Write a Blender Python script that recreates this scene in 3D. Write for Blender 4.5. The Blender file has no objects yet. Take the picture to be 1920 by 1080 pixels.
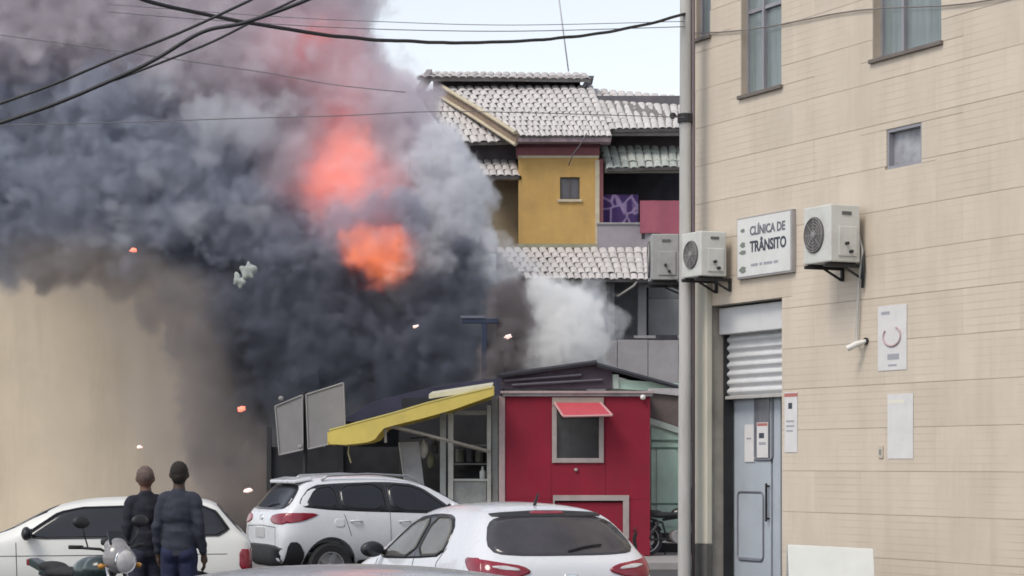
import bpy, bmesh, math, random
from mathutils import Vector, Matrix, noise
from mathutils.bvhtree import BVHTree

R = math.radians
rnd = random.Random(7)
scene = bpy.context.scene
C = scene.collection

# ------------------------------------------------------------------ camera
F, CX, HY, CZ = 4400.0, 960.0, 870.0, 1.78      # focal length in pixels, principal column, horizon row, eye height
cam_data = bpy.data.cameras.new('camera')
cam_data.sensor_width = 36.0
cam_data.lens = F / 1920.0 * 36.0
cam_data.shift_y = (HY - 540.0) / 1920.0
cam_data.clip_start = 0.1
cam_data.clip_end = 3000.0
cam = bpy.data.objects.new('camera', cam_data)
C.objects.link(cam)
cam.location = (0, 0, CZ)
cam.rotation_euler = (R(90), 0, 0)
scene.camera = cam

# ------------------------------------------------------------------ sky and sun (bright overcast)
SUN_EL, SUN_AZ = R(52), R(222)                  # azimuth clockwise from +Y: behind the camera, to the left
world = bpy.data.worlds.new('World')
scene.world = world
world.use_nodes = True
wn, wl = world.node_tree.nodes, world.node_tree.links
wn.clear()
sky = wn.new('ShaderNodeTexSky')
sky.sky_type = 'NISHITA'
sky.sun_disc = False
sky.sun_elevation = SUN_EL
sky.sun_rotation = SUN_AZ
sky.air_density = 1.0
sky.dust_density = 0.8
sky.ozone_density = 1.0
hsv = wn.new('ShaderNodeHueSaturation')
hsv.inputs['Saturation'].default_value = 0.32
bg = wn.new('ShaderNodeBackground')
bg.inputs['Strength'].default_value = 0.14
wo = wn.new('ShaderNodeOutputWorld')
wl.new(sky.outputs[0], hsv.inputs['Color'])
wl.new(hsv.outputs[0], bg.inputs[0])
wl.new(bg.outputs[0], wo.inputs[0])

sun_data = bpy.data.lights.new('sun', 'SUN')
sun_data.energy = 1.5
sun_data.angle = R(22)
sun_data.color = (1.0, 0.93, 0.83)
sun = bpy.data.objects.new('sun', sun_data)
C.objects.link(sun)
sun_dir = Vector((math.sin(SUN_AZ) * math.cos(SUN_EL), math.cos(SUN_AZ) * math.cos(SUN_EL), math.sin(SUN_EL)))
sun.rotation_euler = (-sun_dir).to_track_quat('-Z', 'Y').to_euler()
sun.location = (-20, -20, 30)

vs = scene.view_settings
vs.view_transform = 'Standard'
vs.look = 'None'
vs.gamma = 1.0
vs.use_curve_mapping = False
vs.exposure = 0.42

cy = scene.cycles
cy.use_denoising = True
cy.max_bounces = 8
cy.diffuse_bounces = 3
cy.glossy_bounces = 3
cy.transmission_bounces = 4
cy.transparent_max_bounces = 12
cy.volume_bounces = 5
cy.use_adaptive_sampling = True
cy.adaptive_threshold = 0.03
cy.sample_clamp_indirect = 6.0
cy.filter_width = 1.7

# ------------------------------------------------------------------ helpers
def P(px, py, D):
    """photo column/row seen at distance D (metres along +Y) -> a point of the place"""
    return Vector(((px - CX) * D / F, D, CZ + (HY - py) * D / F))

class MB:
    """collects geometry for one mesh"""
    def __init__(s):
        s.v, s.f, s.m = [], [], []
    def add(s, vs_, fs, mi=0):
        o = len(s.v)
        s.v += [tuple(p) for p in vs_]
        s.f += [tuple(i + o for i in f) for f in fs]
        s.m += [mi] * len(fs)
        return s
    def box(s, x0, x1, y0, y1, z0, z1, M=None, mi=0):
        p = [Vector((x, y, z)) for z in (z0, z1) for y in (y0, y1) for x in (x0, x1)]
        if M is not None:
            p = [M @ q for q in p]
        return s.add(p, [(0, 2, 3, 1), (4, 5, 7, 6), (0, 1, 5, 4), (2, 6, 7, 3), (0, 4, 6, 2), (1, 3, 7, 5)], mi)
    def prism(s, poly, d, mi=0):
        """poly: list of 3D points in a plane, extruded by the vector d"""
        n = len(poly)
        a = [Vector(p) for p in poly]
        d = Vector(d)
        vs_ = a + [p + d for p in a]
        fs = [tuple(range(n))[::-1], tuple(range(n, 2 * n))]
        for i in range(n):
            j = (i + 1) % n
            fs.append((i, j, j + n, i + n))
        return s.add(vs_, fs, mi)
    def tube(s, pts, r, n=8, cap=True, mi=0):
        pts = [Vector(p) for p in pts]
        k = len(pts)
        rs = r if isinstance(r, (list, tuple)) else [r] * k
        vs_, fs = [], []
        prev = None
        for i, p in enumerate(pts):
            t = (pts[min(i + 1, k - 1)] - pts[max(i - 1, 0)])
            t = t.normalized() if t.length > 1e-9 else Vector((0, 0, 1))
            if prev is None:
                a = Vector((0, 0, 1)) if abs(t.z) < 0.9 else Vector((1, 0, 0))
                u = t.cross(a).normalized()
            else:
                u = (prev - t * prev.dot(t)).normalized()
            prev = u
            w = t.cross(u)
            for q in range(n):
                an = 2 * math.pi * q / n
                vs_.append(p + (u * math.cos(an) + w * math.sin(an)) * rs[i])
        for i in range(k - 1):
            for q in range(n):
                q2 = (q + 1) % n
                fs.append((i * n + q, i * n + q2, (i + 1) * n + q2, (i + 1) * n + q))
        if cap:
            fs.append(tuple(range(n))[::-1])
            fs.append(tuple((k - 1) * n + q for q in range(n)))
        return s.add(vs_, fs, mi)
    def lathe(s, prof, M=None, n=24, mi=0):
        """prof: [(r, h)] turned about local z"""
        M = M or Matrix.Identity(4)
        vs_, fs = [], []
        for r, h in prof:
            for q in range(n):
                a = 2 * math.pi * q / n
                vs_.append(M @ Vector((r * math.cos(a), r * math.sin(a), h)))
        k = len(prof)
        for i in range(k - 1):
            for q in range(n):
                q2 = (q + 1) % n
                fs.append((i * n + q, i * n + q2, (i + 1) * n + q2, (i + 1) * n + q))
        fs.append(tuple(range(n))[::-1])
        fs.append(tuple((k - 1) * n + q for q in range(n)))
        return s.add(vs_, fs, mi)
    def ellipsoid(s, c, rx, ry, rz, n=16, k=10, M=None, mi=0):
        c = Vector(c)
        vs_, fs = [], []
        for i in range(1, k):
            th = math.pi * i / k
            for q in range(n):
                a = 2 * math.pi * q / n
                vs_.append(Vector((rx * math.sin(th) * math.cos(a), ry * math.sin(th) * math.sin(a), rz * math.cos(th))))
        vs_ += [Vector((0, 0, rz)), Vector((0, 0, -rz))]
        if M is not None:
            vs_ = [M @ q for q in vs_]
        vs_ = [c + q for q in vs_]
        for i in range(k - 2):
            for q in range(n):
                q2 = (q + 1) % n
                fs.append((i * n + q, (i + 1) * n + q, (i + 1) * n + q2, i * n + q2))
        t, b = (k - 1) * n, (k - 1) * n + 1
        for q in range(n):
            q2 = (q + 1) % n
            fs.append((t, q, q2))
            fs.append((b, (k - 2) * n + q2, (k - 2) * n + q))
        return s.add(vs_, fs, mi)
    def capsule(s, a, b, ra, rb, n=12):
        a, b = Vector(a), Vector(b)
        t = (b - a).normalized()
        pts, rs = [], []
        for i in range(5):
            an = math.pi / 2 * i / 4
            pts.append(a - t * ra * math.cos(an)); rs.append(max(ra * math.sin(an), 0.0015))
        for i in range(5):
            an = math.pi / 2 * i / 4
            pts.append(b + t * rb * math.sin(an)); rs.append(max(rb * math.cos(an), 0.0015))
        return s.tube(pts, rs, n)
    def mesh(s, name='mesh'):
        me = bpy.data.meshes.new(name)
        me.from_pydata(s.v, [], s.f)
        if any(s.m):
            me.polygons.foreach_set('material_index', s.m)
        me.update()
        return me

WORLD = {}      # name of a root -> its world matrix

def link(o, parent=None, world_space=True):
    C.objects.link(o)
    if parent is not None:
        o.parent = parent
        if world_space and parent.name in WORLD:
            o.matrix_parent_inverse = WORLD[parent.name].inverted()
    return o

def obj(name, geo, mat, parent=None, smooth=False, bevel=0.0, world_space=True, fix=True):
    me = geo.mesh(name) if isinstance(geo, MB) else geo
    if fix and isinstance(geo, MB):
        b = bmesh.new(); b.from_mesh(me)
        bmesh.ops.recalc_face_normals(b, faces=b.faces)
        b.to_mesh(me); b.free()
    for m in (mat if isinstance(mat, (list, tuple)) else [mat]):
        me.materials.append(m)
    if smooth:
        me.polygons.foreach_set('use_smooth', [True] * len(me.polygons))
        if smooth == 'auto':
            me.set_sharp_from_angle(angle=R(40))
    o = bpy.data.objects.new(name, me)
    link(o, parent, world_space)
    if bevel:
        b = o.modifiers.new('bevel', 'BEVEL')
        b.width = bevel; b.segments = 2; b.limit_method = 'ANGLE'
    return o

def tag(o, label=None, cat=None, group=None, kind=None):
    if label: o['label'] = label
    if cat: o['category'] = cat
    if group: o['group'] = group
    if kind: o['kind'] = kind
    return o

def thing(name, label, cat, loc=(0, 0, 0), rotz=0.0, group=None):
    o = bpy.data.objects.new(name, None)
    C.objects.link(o)
    o.empty_display_size = 0.2
    o.location = loc
    o.rotation_euler = (0, 0, rotz)
    WORLD[o.name] = Matrix.Translation(Vector(loc)) @ Matrix.Rotation(rotz, 4, 'Z')
    return tag(o, label, cat, group)

def eval_mesh(me, mods, extra=()):
    o = bpy.data.objects.new('temporary', me)
    C.objects.link(o)
    for fn in mods:
        fn(o)
    dg = bpy.context.evaluated_depsgraph_get()
    dg.update()
    out = bpy.data.meshes.new_from_object(o.evaluated_get(dg))
    bpy.data.objects.remove(o, do_unlink=True)
    for e in extra:
        bpy.data.objects.remove(e, do_unlink=True)
    return out

def remesh(mb, voxel, smooth_n=4, smooth_f=0.5):
    def f(o):
        m = o.modifiers.new('remesh', 'REMESH'); m.mode = 'VOXEL'; m.voxel_size = voxel
        if smooth_n:
            s_ = o.modifiers.new('smooth', 'SMOOTH'); s_.factor = smooth_f; s_.iterations = smooth_n
    me = mb.mesh()
    b = bmesh.new(); b.from_mesh(me)
    bmesh.ops.recalc_face_normals(b, faces=b.faces)
    b.to_mesh(me); b.free()
    return eval_mesh(me, [f])

def displace(me, fn):
    """move every vertex to fn(position, normal); reads all normals first"""
    n = len(me.vertices)
    co = [0.0] * (3 * n); me.vertices.foreach_get('co', co)
    no = [0.0] * (3 * n); me.vertex_normals.foreach_get('vector', no)
    out = []
    for i in range(n):
        out += fn(Vector(co[3 * i:3 * i + 3]), Vector(no[3 * i:3 * i + 3]))[:]
    me.vertices.foreach_set('co', out)
    me.update()
    return me

# ------------------------------------------------------------------ materials
MATS = {}
def srgb(r, g, b):
    f = lambda c: (c / 255 / 12.92) if c / 255 <= 0.04045 else ((c / 255 + 0.055) / 1.055) ** 2.4
    return (f(r), f(g), f(b))

def mat(name, col, rough=0.7, metal=0.0, var=0.0, scale=3.0, bump=0.0, bscale=40.0, spec=0.5, coat=0.0, dirt=0.0, dirtcol=(0.05, 0.045, 0.04),
        emit=None, estr=0.0, rand=0.0, streak=(1, 1, 1), detail=6.0, runs=0.0, runcol=(0.2, 0.17, 0.14), runscale=2.0):
    """Principled material: base colour with noise variation (var), stains (dirt), fine relief (bump), per-object variation (rand)"""
    if name in MATS:
        return MATS[name]
    m = bpy.data.materials.new(name)
    m.use_nodes = True
    nt = m.node_tree; N, L = nt.nodes, nt.links
    b = N['Principled BSDF']
    b.inputs['Base Color'].default_value = (*col, 1)
    b.inputs['Roughness'].default_value = rough
    b.inputs['Metallic'].default_value = metal
    b.inputs['Specular IOR Level'].default_value = spec
    b.inputs['Coat Weight'].default_value = coat
    b.inputs['Coat Roughness'].default_value = 0.05
    if emit:
        b.inputs['Emission Color'].default_value = (*emit, 1)
        b.inputs['Emission Strength'].default_value = estr
    tc = N.new('ShaderNodeTexCoord')
    mp = N.new('ShaderNodeMapping'); mp.inputs['Scale'].default_value = streak
    L.new(tc.outputs['Object'], mp.inputs[0])
    out = None
    if var or dirt or rand or runs:
        base = N.new('ShaderNodeRGB'); base.outputs[0].default_value = (*col, 1)
        out = base.outputs[0]
        if rand:
            oi = N.new('ShaderNodeObjectInfo')
            mr = N.new('ShaderNodeMapRange'); mr.inputs['To Min'].default_value = 1 - rand; mr.inputs['To Max'].default_value = 1 + rand
            L.new(oi.outputs['Random'], mr.inputs['Value'])
            mu = N.new('ShaderNodeVectorMath'); mu.operation = 'SCALE'
            L.new(out, mu.inputs[0]); L.new(mr.outputs[0], mu.inputs['Scale'])
            out = mu.outputs[0]
            # every piece gets its own patch of the noise
            ad = N.new('ShaderNodeVectorMath'); ad.operation = 'ADD'
            sc_ = N.new('ShaderNodeMath'); sc_.operation = 'MULTIPLY'; sc_.inputs[1].default_value = 50
            L.new(oi.outputs['Random'], sc_.inputs[0])
            L.new(mp.outputs[0], ad.inputs[0]); L.new(sc_.outputs[0], ad.inputs[1])
            vec = ad.outputs[0]
        else:
            vec = mp.outputs[0]
        if var:
            n1 = N.new('ShaderNodeTexNoise'); n1.inputs['Scale'].default_value = scale; n1.inputs['Detail'].default_value = detail; n1.inputs['Roughness'].default_value = 0.65
            L.new(vec, n1.inputs['Vector'])
            mr = N.new('ShaderNodeMapRange'); mr.inputs['From Min'].default_value = 0.3; mr.inputs['From Max'].default_value = 0.7
            mr.inputs['To Min'].default_value = 1 - var; mr.inputs['To Max'].default_value = 1 + var
            L.new(n1.outputs[0], mr.inputs['Value'])
            mu = N.new('ShaderNodeVectorMath'); mu.operation = 'SCALE'
            L.new(out, mu.inputs[0]); L.new(mr.outputs[0], mu.inputs['Scale'])
            out = mu.outputs[0]
        if dirt:
            n2 = N.new('ShaderNodeTexNoise'); n2.inputs['Scale'].default_value = scale * 0.6; n2.inputs['Detail'].default_value = 8; n2.inputs['Roughness'].default_value = 0.7
            L.new(vec, n2.inputs['Vector'])
            mr = N.new('ShaderNodeMapRange'); mr.inputs['From Min'].default_value = 0.5; mr.inputs['From Max'].default_value = 0.72
            mr.inputs['To Max'].default_value = dirt
            L.new(n2.outputs[0], mr.inputs['Value'])
            mx = N.new('ShaderNodeMix'); mx.data_type = 'RGBA'
            L.new(mr.outputs[0], mx.inputs['Factor']); L.new(out, mx.inputs['A']); mx.inputs['B'].default_value = (*dirtcol, 1)
            out = mx.outputs['Result']
        if runs:                                     # rain streaks and grime that run down the surface
            m2 = N.new('ShaderNodeMapping'); m2.inputs['Scale'].default_value = (1, 1, 0.12)
            L.new(tc.outputs['Object'], m2.inputs[0])
            n4 = N.new('ShaderNodeTexNoise'); n4.inputs['Scale'].default_value = runscale; n4.inputs['Detail'].default_value = 7; n4.inputs['Roughness'].default_value = 0.7
            L.new(m2.outputs[0], n4.inputs['Vector'])
            mr = N.new('ShaderNodeMapRange'); mr.inputs['From Min'].default_value = 0.45; mr.inputs['From Max'].default_value = 0.75; mr.inputs['To Max'].default_value = runs
            L.new(n4.outputs[0], mr.inputs['Value'])
            mx = N.new('ShaderNodeMix'); mx.data_type = 'RGBA'
            L.new(mr.outputs[0], mx.inputs['Factor']); L.new(out, mx.inputs['A']); mx.inputs['B'].default_value = (*runcol, 1)
            out = mx.outputs['Result']
        L.new(out, b.inputs['Base Color'])
        rr = N.new('ShaderNodeTexNoise'); rr.inputs['Scale'].default_value = scale * 2.3
        L.new(vec, rr.inputs['Vector'])
        mr = N.new('ShaderNodeMapRange'); mr.inputs['To Min'].default_value = max(rough - 0.12, 0.02); mr.inputs['To Max'].default_value = min(rough + 0.12, 1)
        L.new(rr.outputs[0], mr.inputs['Value']); L.new(mr.outputs[0], b.inputs['Roughness'])
    if bump:
        n3 = N.new('ShaderNodeTexNoise'); n3.inputs['Scale'].default_value = bscale; n3.inputs['Detail'].default_value = 4
        L.new(mp.outputs[0], n3.inputs['Vector'])
        bp = N.new('ShaderNodeBump'); bp.inputs['Strength'].default_value = bump; bp.inputs['Distance'].default_value = 0.01
        L.new(n3.outputs[0], bp.inputs['Height']); L.new(bp.outputs[0], b.inputs['Normal'])
    MATS[name] = m
    return m

white_paint = mat('white_car_paint', (0.66, 0.67, 0.71), 0.28, coat=0.6, var=0.025, scale=1.2, detail=2)
old_white_paint = mat('old_white_paint', (0.70, 0.70, 0.68), 0.42, coat=0.2, var=0.05, scale=1.2, detail=2)
silver_paint = mat('silver_paint', (0.50, 0.51, 0.53), 0.3, metal=0.35, coat=0.5, var=0.03)
tint_glass = mat('tinted_glass', (0.018, 0.02, 0.026), 0.08, spec=0.5, var=0.1, scale=2)
car_glass = mat('car_side_glass', (0.11, 0.105, 0.095), 0.12, spec=0.6, var=0.35, scale=2.2)
rear_glass = mat('car_rear_glass', (0.055, 0.052, 0.06), 0.12, spec=0.5, var=0.25, scale=2.5)
black_plastic = mat('black_plastic', (0.02, 0.02, 0.024), 0.5, var=0.1)
rubber = mat('rubber', (0.018, 0.018, 0.02), 0.85, var=0.15, scale=8)
chrome = mat('chrome', (0.7, 0.7, 0.72), 0.18, metal=1.0)
alloy = mat('alloy_wheel', (0.42, 0.42, 0.44), 0.35, metal=0.7, var=0.1)
red_lens = mat('red_lens', (0.24, 0.012, 0.03), 0.15, coat=0.5, var=0.3, scale=9)
clear_lens = mat('clear_lens', (0.55, 0.53, 0.54), 0.12, coat=0.5, var=0.2, scale=14)
plate_mat = mat('number_plate', (0.45, 0.45, 0.46), 0.4)
dark_metal = mat('dark_metal', (0.03, 0.03, 0.033), 0.5, metal=0.3, var=0.2)
grey_metal = mat('grey_metal', (0.3, 0.3, 0.3), 0.5, metal=0.3, var=0.15, dirt=0.3)
pale_metal = mat('pale_painted_metal', (0.46, 0.44, 0.42), 0.5, var=0.12, dirt=0.35, dirtcol=(0.16, 0.13, 0.11))
ac_white = mat('aircon_casing', (0.60, 0.60, 0.57), 0.5, var=0.06, scale=4, dirt=0.35, dirtcol=(0.28, 0.26, 0.22))
ac_dark = mat('aircon_grille', (0.10, 0.09, 0.095), 0.6, var=0.2)
paper = mat('paper', (0.68, 0.66, 0.66), 0.8, var=0.06, scale=6)
ink = mat('ink', (0.055, 0.06, 0.085), 0.8)
pale_ink = mat('pale_ink', (0.36, 0.36, 0.40), 0.8)
red_ink = mat('red_ink', (0.45, 0.16, 0.15), 0.8)

# ================================================================== SETTING
asphalt = mat('asphalt', (0.055, 0.054, 0.054), 0.9, var=0.25, scale=0.8, bump=0.4, bscale=60, dirt=0.3, dirtcol=(0.1, 0.095, 0.09))
paving = mat('pavement_concrete', (0.30, 0.28, 0.28), 0.9, var=0.15, scale=1.2, bump=0.2, bscale=30, dirt=0.3, dirtcol=(0.14, 0.13, 0.12))
g = MB().add([(-400, -100, 0), (400, -100, 0), (400, 900, 0), (-400, 900, 0)], [(0, 1, 2, 3)])
tag(obj('ground', g, asphalt), kind='structure')
g = MB().box(-14, 12, 39.6, 75, -0.1, 0.13)
tag(obj('pavement', g, paving, bevel=0.02), kind='structure')

# ================================================================== CLINIC BUILDING (right)
# wall plane: local x runs along the facade towards the viewer's right, outward is local -y
E = Vector((0.4238, -0.9057, 0.0))
CORNER = Vector((1.95, 25.45, 0.0))
CL_ROT = math.atan2(E.y, E.x)
NOUT = Vector((E.y, -E.x, 0.0))                 # outward normal
NOUT = Vector((-0.9057, -0.4238, 0.0))
def W(px, py, n=0.0):
    """photo pixel on the facade plane (offset n outwards) -> (u along the facade, height)"""
    d = Vector(((px - CX) / F, 1.0, (HY - py) / F))
    o = CORNER + NOUT * n
    t = o.dot(NOUT) / d.dot(NOUT) if abs(d.dot(NOUT)) > 1e-9 else 1
    p = Vector((0, 0, CZ)) + d * t
    return (p - o).dot(E), p.z

def cells(x0, x1, z0, z1, holes):
    """split a rectangle around holes -> list of rectangles"""
    rects = [(x0, x1, z0, z1)]
    for hx0, hx1, hz0, hz1 in holes:
        new = []
        for a, b, c, d in rects:
            if hx1 <= a or hx0 >= b or hz1 <= c or hz0 >= d:
                new.append((a, b, c, d)); continue
            if hz0 > c: new.append((a, b, c, hz0))
            if hz1 < d: new.append((a, b, hz1, d))
            m0, m1 = max(c, hz0), min(d, hz1)
            if hx0 > a: new.append((a, hx0, m0, m1))
            if hx1 < b: new.append((hx1, b, m0, m1))
        rects = new
    return [r for r in rects if r[1] - r[0] > 0.004 and r[3] - r[2] > 0.004]

tile_mat = mat('facade_tile', (0.64, 0.55, 0.45), 0.5, runs=0.35, runcol=(0.42, 0.34, 0.26), runscale=2.5, var=0.05, scale=2.2, rand=0.035, dirt=0.16, dirtcol=(0.38, 0.31, 0.24))
# thin grout lines of the narrow tile courses, worn away in places
_nt = tile_mat.node_tree; _N, _L = _nt.nodes, _nt.links
_pb = _N['Principled BSDF']; _src = _pb.inputs['Base Color'].links[0].from_socket
_tc = _N.new('ShaderNodeTexCoord'); _sx = _N.new('ShaderNodeSeparateXYZ'); _L.new(_tc.outputs['Object'], _sx.inputs[0])
def _m(op, x, y):
    n = _N.new('ShaderNodeMath'); n.operation = op
    if isinstance(x, float): n.inputs[0].default_value = x
    else: _L.new(x, n.inputs[0])
    if isinstance(y, float): n.inputs[1].default_value = y
    else: _L.new(y, n.inputs[1])
    return n.outputs[0]
_fr = _m('FRACT', _m('DIVIDE', _m('SUBTRACT', _sx.outputs['Z'], 3.35), 0.0683), 0.0)
_ln = _m('LESS_THAN', _fr, 0.13)
_nz = _N.new('ShaderNodeTexNoise'); _nz.inputs['Scale'].default_value = 1.1; _nz.inputs['Detail'].default_value = 5
_L.new(_tc.outputs['Object'], _nz.inputs['Vector'])
_wr = _N.new('ShaderNodeMapRange'); _wr.inputs['From Min'].default_value = 0.42; _wr.inputs['From Max'].default_value = 0.62; _wr.inputs['To Min'].default_value = 0.05; _wr.inputs['To Max'].default_value = 0.55
_L.new(_nz.outputs[0], _wr.inputs['Value'])
_mx = _N.new('ShaderNodeMix'); _mx.data_type = 'RGBA'; _mx.inputs['B'].default_value = (0.44, 0.36, 0.27, 1)
_L.new(_m('MULTIPLY', _ln, _wr.outputs[0]), _mx.inputs['Factor']); _L.new(_src, _mx.inputs['A']); _L.new(_mx.outputs['Result'], _pb.inputs['Base Color'])
_bp = _N.new('ShaderNodeBump'); _bp.inputs['Strength'].default_value = 0.12; _bp.inputs['Distance'].default_value = 0.004; _bp.invert = True
_L.new(_ln, _bp.inputs['Height']); _L.new(_bp.outputs[0], _pb.inputs['Normal'])
grout = mat('facade_grout', (0.45, 0.38, 0.30), 0.9, var=0.15, scale=3)
reveal = mat('door_reveal', (0.34, 0.31, 0.27), 0.85, var=0.15, scale=4, dirt=0.3)
pilaster_mat = mat('pilaster_paint', (0.60, 0.56, 0.47), 0.75, var=0.08, scale=3, dirt=0.4, dirtcol=(0.3, 0.27, 0.22), streak=(1, 1, 0.25))
shutter_mat = mat('shutter_paint', (0.64, 0.64, 0.65), 0.45, var=0.04, scale=5, dirt=0.2, dirtcol=(0.3, 0.28, 0.26))
alum = mat('aluminium_frame', (0.34, 0.33, 0.36), 0.4, metal=0.4, var=0.08)
door_mat = mat('door_panel', (0.43, 0.47, 0.52), 0.4, var=0.06, scale=3, dirt=0.25, dirtcol=(0.3, 0.3, 0.32))
win_glass = mat('window_glass', (0.20, 0.235, 0.24), 0.1, spec=0.6, var=0.2, scale=3, streak=(6, 6, 0.3))
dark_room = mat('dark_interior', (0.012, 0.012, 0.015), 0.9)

clinic = thing('clinic_building', 'cream tiled building with upper windows and a half lowered white roller shutter', 'building', CORNER, CL_ROT)
def cl(name, geo, m, parent=clinic, **k):
    return obj(name, geo, m, parent, world_space=False, **k)

UMAX, ZMAX = 9.0, 9.2
def wrect(pl, pt, pr, pb):
    """pixel box on the facade -> (u0, u1, z0, z1), heights taken on its middle column"""
    u0, _ = W(pl, pb); u1, _ = W(pr, pb)
    pm = (pl + pr) / 2
    return (u0, u1, W(pm, pb)[1], W(pm, pt)[1])
h_win_small = wrect(1305, -120, 1331, 71)
h_win_mid = wrect(1389, -300, 1465, 171)
h_win_big = wrect(1636, -260, 1765, 96)
h_vent = wrect(1662, 236, 1728, 312)
h_door = list(wrect(1331, 566, 1466, 1080)); h_door[2] = -0.05; h_door = tuple(h_door)
h_far = (6.6, 7.9, 5.6, 7.6)
holes = [h_win_small, h_win_mid, h_win_big, h_vent, h_door, h_far]
wall = MB()
for a, b, c, d in cells(0.0, UMAX, -0.05, ZMAX, holes):
    wall.box(a, b, 0.014, 0.24, c, d)
wall.box(0.0, UMAX, 0.9, 8.0, -0.05, ZMAX - 0.05)          # the rest of the building behind the facade
wall.box(0.0, 0.2, 0.24, 0.9, -0.05, ZMAX - 0.06)             # end wall
wall_o = cl('wall', wall, grout)
n_t = 0
Z0 = 3.35 - 0.41 * 9
for r_ in range(0, 32):
    z0 = Z0 + r_ * 0.41
    if z0 > ZMAX - 0.05 or z0 + 0.41 < 0: continue
    off = (r_ % 2) * 0.41
    for c_ in range(-1, 12):
        u0 = c_ * 0.82 + off
        a, b = max(u0, 0.0), min(u0 + 0.82, UMAX)
        if b - a < 0.05: continue
        for (x0, x1, y0, y1) in cells(a, b, max(z0, 0.0), min(z0 + 0.41, ZMAX), holes):
            if x1 - x0 < 0.03 or y1 - y0 < 0.03 or n_t >= 300: continue
            pr = rnd.uniform(-0.001, 0.001)
            t = MB().box(x0 + 0.0002, x1 - 0.0002, 0.0 + pr, 0.013, y0 + 0.0014, y1 - 0.0014)
            cl('tile', t, tile_mat, wall_o, bevel=0.001)
            n_t += 1
# parapet cap
cl('parapet_cap', MB().box(-0.05, UMAX, -0.04, 0.5, ZMAX, ZMAX + 0.12), pilaster_mat)

def window(hole, mull=(), bars=(), depth=0.1, fr=0.035, curtain=True):
    u0, u1, z0, z1 = hole
    f = MB()
    f.box(u0, u0 + fr, depth - 0.03, depth + 0.03, z0, z1)
    f.box(u1 - fr, u1, depth - 0.03, depth + 0.03, z0, z1)
    f.box(u0 + fr, u1 - fr, depth - 0.03, depth + 0.03, z0, z0 + fr)
    f.box(u0 + fr, u1 - fr, depth - 0.03, depth + 0.03, z1 - fr, z1)
    for m_ in mull:
        x = u0 + (u1 - u0) * m_
        f.box(x - fr * 0.6, x + fr * 0.6, depth - 0.036, depth + 0.034, z0 + fr, z1 - fr)
    for m_ in bars:
        z = z0 + (z1 - z0) * m_
        f.box(u0 + fr, u1 - fr, depth - 0.026, depth + 0.026, z - 0.018, z + 0.018)
    w = cl('window', f, alum)
    xs = [0.0] + list(mull) + [1.0]
    for i in range(len(xs) - 1):
        x0, x1 = u0 + (u1 - u0) * xs[i], u0 + (u1 - u0) * xs[i + 1]
        cl('pane', MB().box(x0 + fr * 0.4, x1 - fr * 0.4, depth - 0.004 + 0.012 * (i % 2), depth + 0.004 + 0.012 * (i % 2), z0 + fr * 0.4, z1 - fr * 0.4), win_glass, w)
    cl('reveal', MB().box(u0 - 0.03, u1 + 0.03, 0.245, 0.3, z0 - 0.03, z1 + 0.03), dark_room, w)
    cl('sill', MB().box(u0 - 0.03, u1 + 0.03, -0.035, depth - 0.031, z0 - 0.03, z0 + 0.008), sill_mat, w, bevel=0.004)
    return w
sill_mat = mat('stone_sill', (0.17, 0.145, 0.13), 0.7, var=0.2, scale=5)
window(h_win_mid, mull=(0.42,), bars=(0.34,))
window(h_win_big, mull=(0.34,), depth=0.12)
window(h_win_small, depth=0.08, fr=0.05)
window(h_far, mull=(0.5,), bars=(0.4,))
# louvre vent
u0, u1, z0, z1 = h_vent
vent = cl('vent_frame', MB().box(u0, u0 + 0.03, 0.01, 0.09, z0, z1).box(u1 - 0.03, u1, 0.01, 0.09, z0, z1).box(u0 + 0.03, u1 - 0.03, 0.01, 0.09, z0, z0 + 0.03).box(u0 + 0.03, u1 - 0.03, 0.01, 0.09, z1 - 0.03, z1), alum)
cl('pane', MB().box(u0 + 0.02, u1 - 0.02, 0.07, 0.08, z0 + 0.02, z1 - 0.02), mat('frosted_glass', (0.33, 0.33, 0.36), 0.35, var=0.35, scale=6), vent)
cl('reveal', MB().box(u0 - 0.03, u1 + 0.03, 0.245, 0.3, z0 - 0.03, z1 + 0.03), dark_room, vent)

# ground-floor door with roller shutter
du0, du1, dz0, dz1 = h_door
REC = 0.16
rv = MB()
rv.box(du0 - 0.03, du0 + 0.006, -0.002, 0.7, 0, dz1)               # far jamb
rv.box(du1 - 0.006, du1 + 0.03, 0.012, 0.7, 0, dz1)
rv.box(du0 - 0.03, du1 + 0.03, 0.014, 0.7, dz1 - 0.006, dz1 + 0.03)
cl('door_reveal', rv, reveal)
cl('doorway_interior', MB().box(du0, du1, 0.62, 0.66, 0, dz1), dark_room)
zb_box = W(1410, 623, -REC)[1]; zb_sh = W(1412, 741, -REC)[1]
cl('shutter_box', MB().box(du0 + 0.02, du1 - 0.012, REC - 0.06, REC + 0.25, zb_box, dz1 - 0.022), shutter_mat, bevel=0.008)
sh = cl('roller_shutter', MB().box(du0 + 0.02, du1 - 0.01, REC + 0.07, REC + 0.08, zb_sh, zb_box), shutter_mat)
zs = zb_box - 0.015
slat_h = (zs - zb_sh) / 7
for i in range(7):
    zt, zb = zs - i * slat_h, zs - (i + 1) * slat_h
    prof = []
    for k in range(7):
        t = k / 6
        prof.append((REC + 0.066 - 0.034 * math.sin(math.pi * min(t * 1.18, 1.0)), zt - t * (zt - zb)))
    pts = [(du0 + 0.03, y, z) for y, z in prof]
    s_ = MB().prism(pts + [(du0 + 0.03, REC + 0.069, zb), (du0 + 0.03, REC + 0.069, zt)], (du1 - du0 - 0.045, 0, 0))
    cl('slat', s_, shutter_mat, sh)
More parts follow.
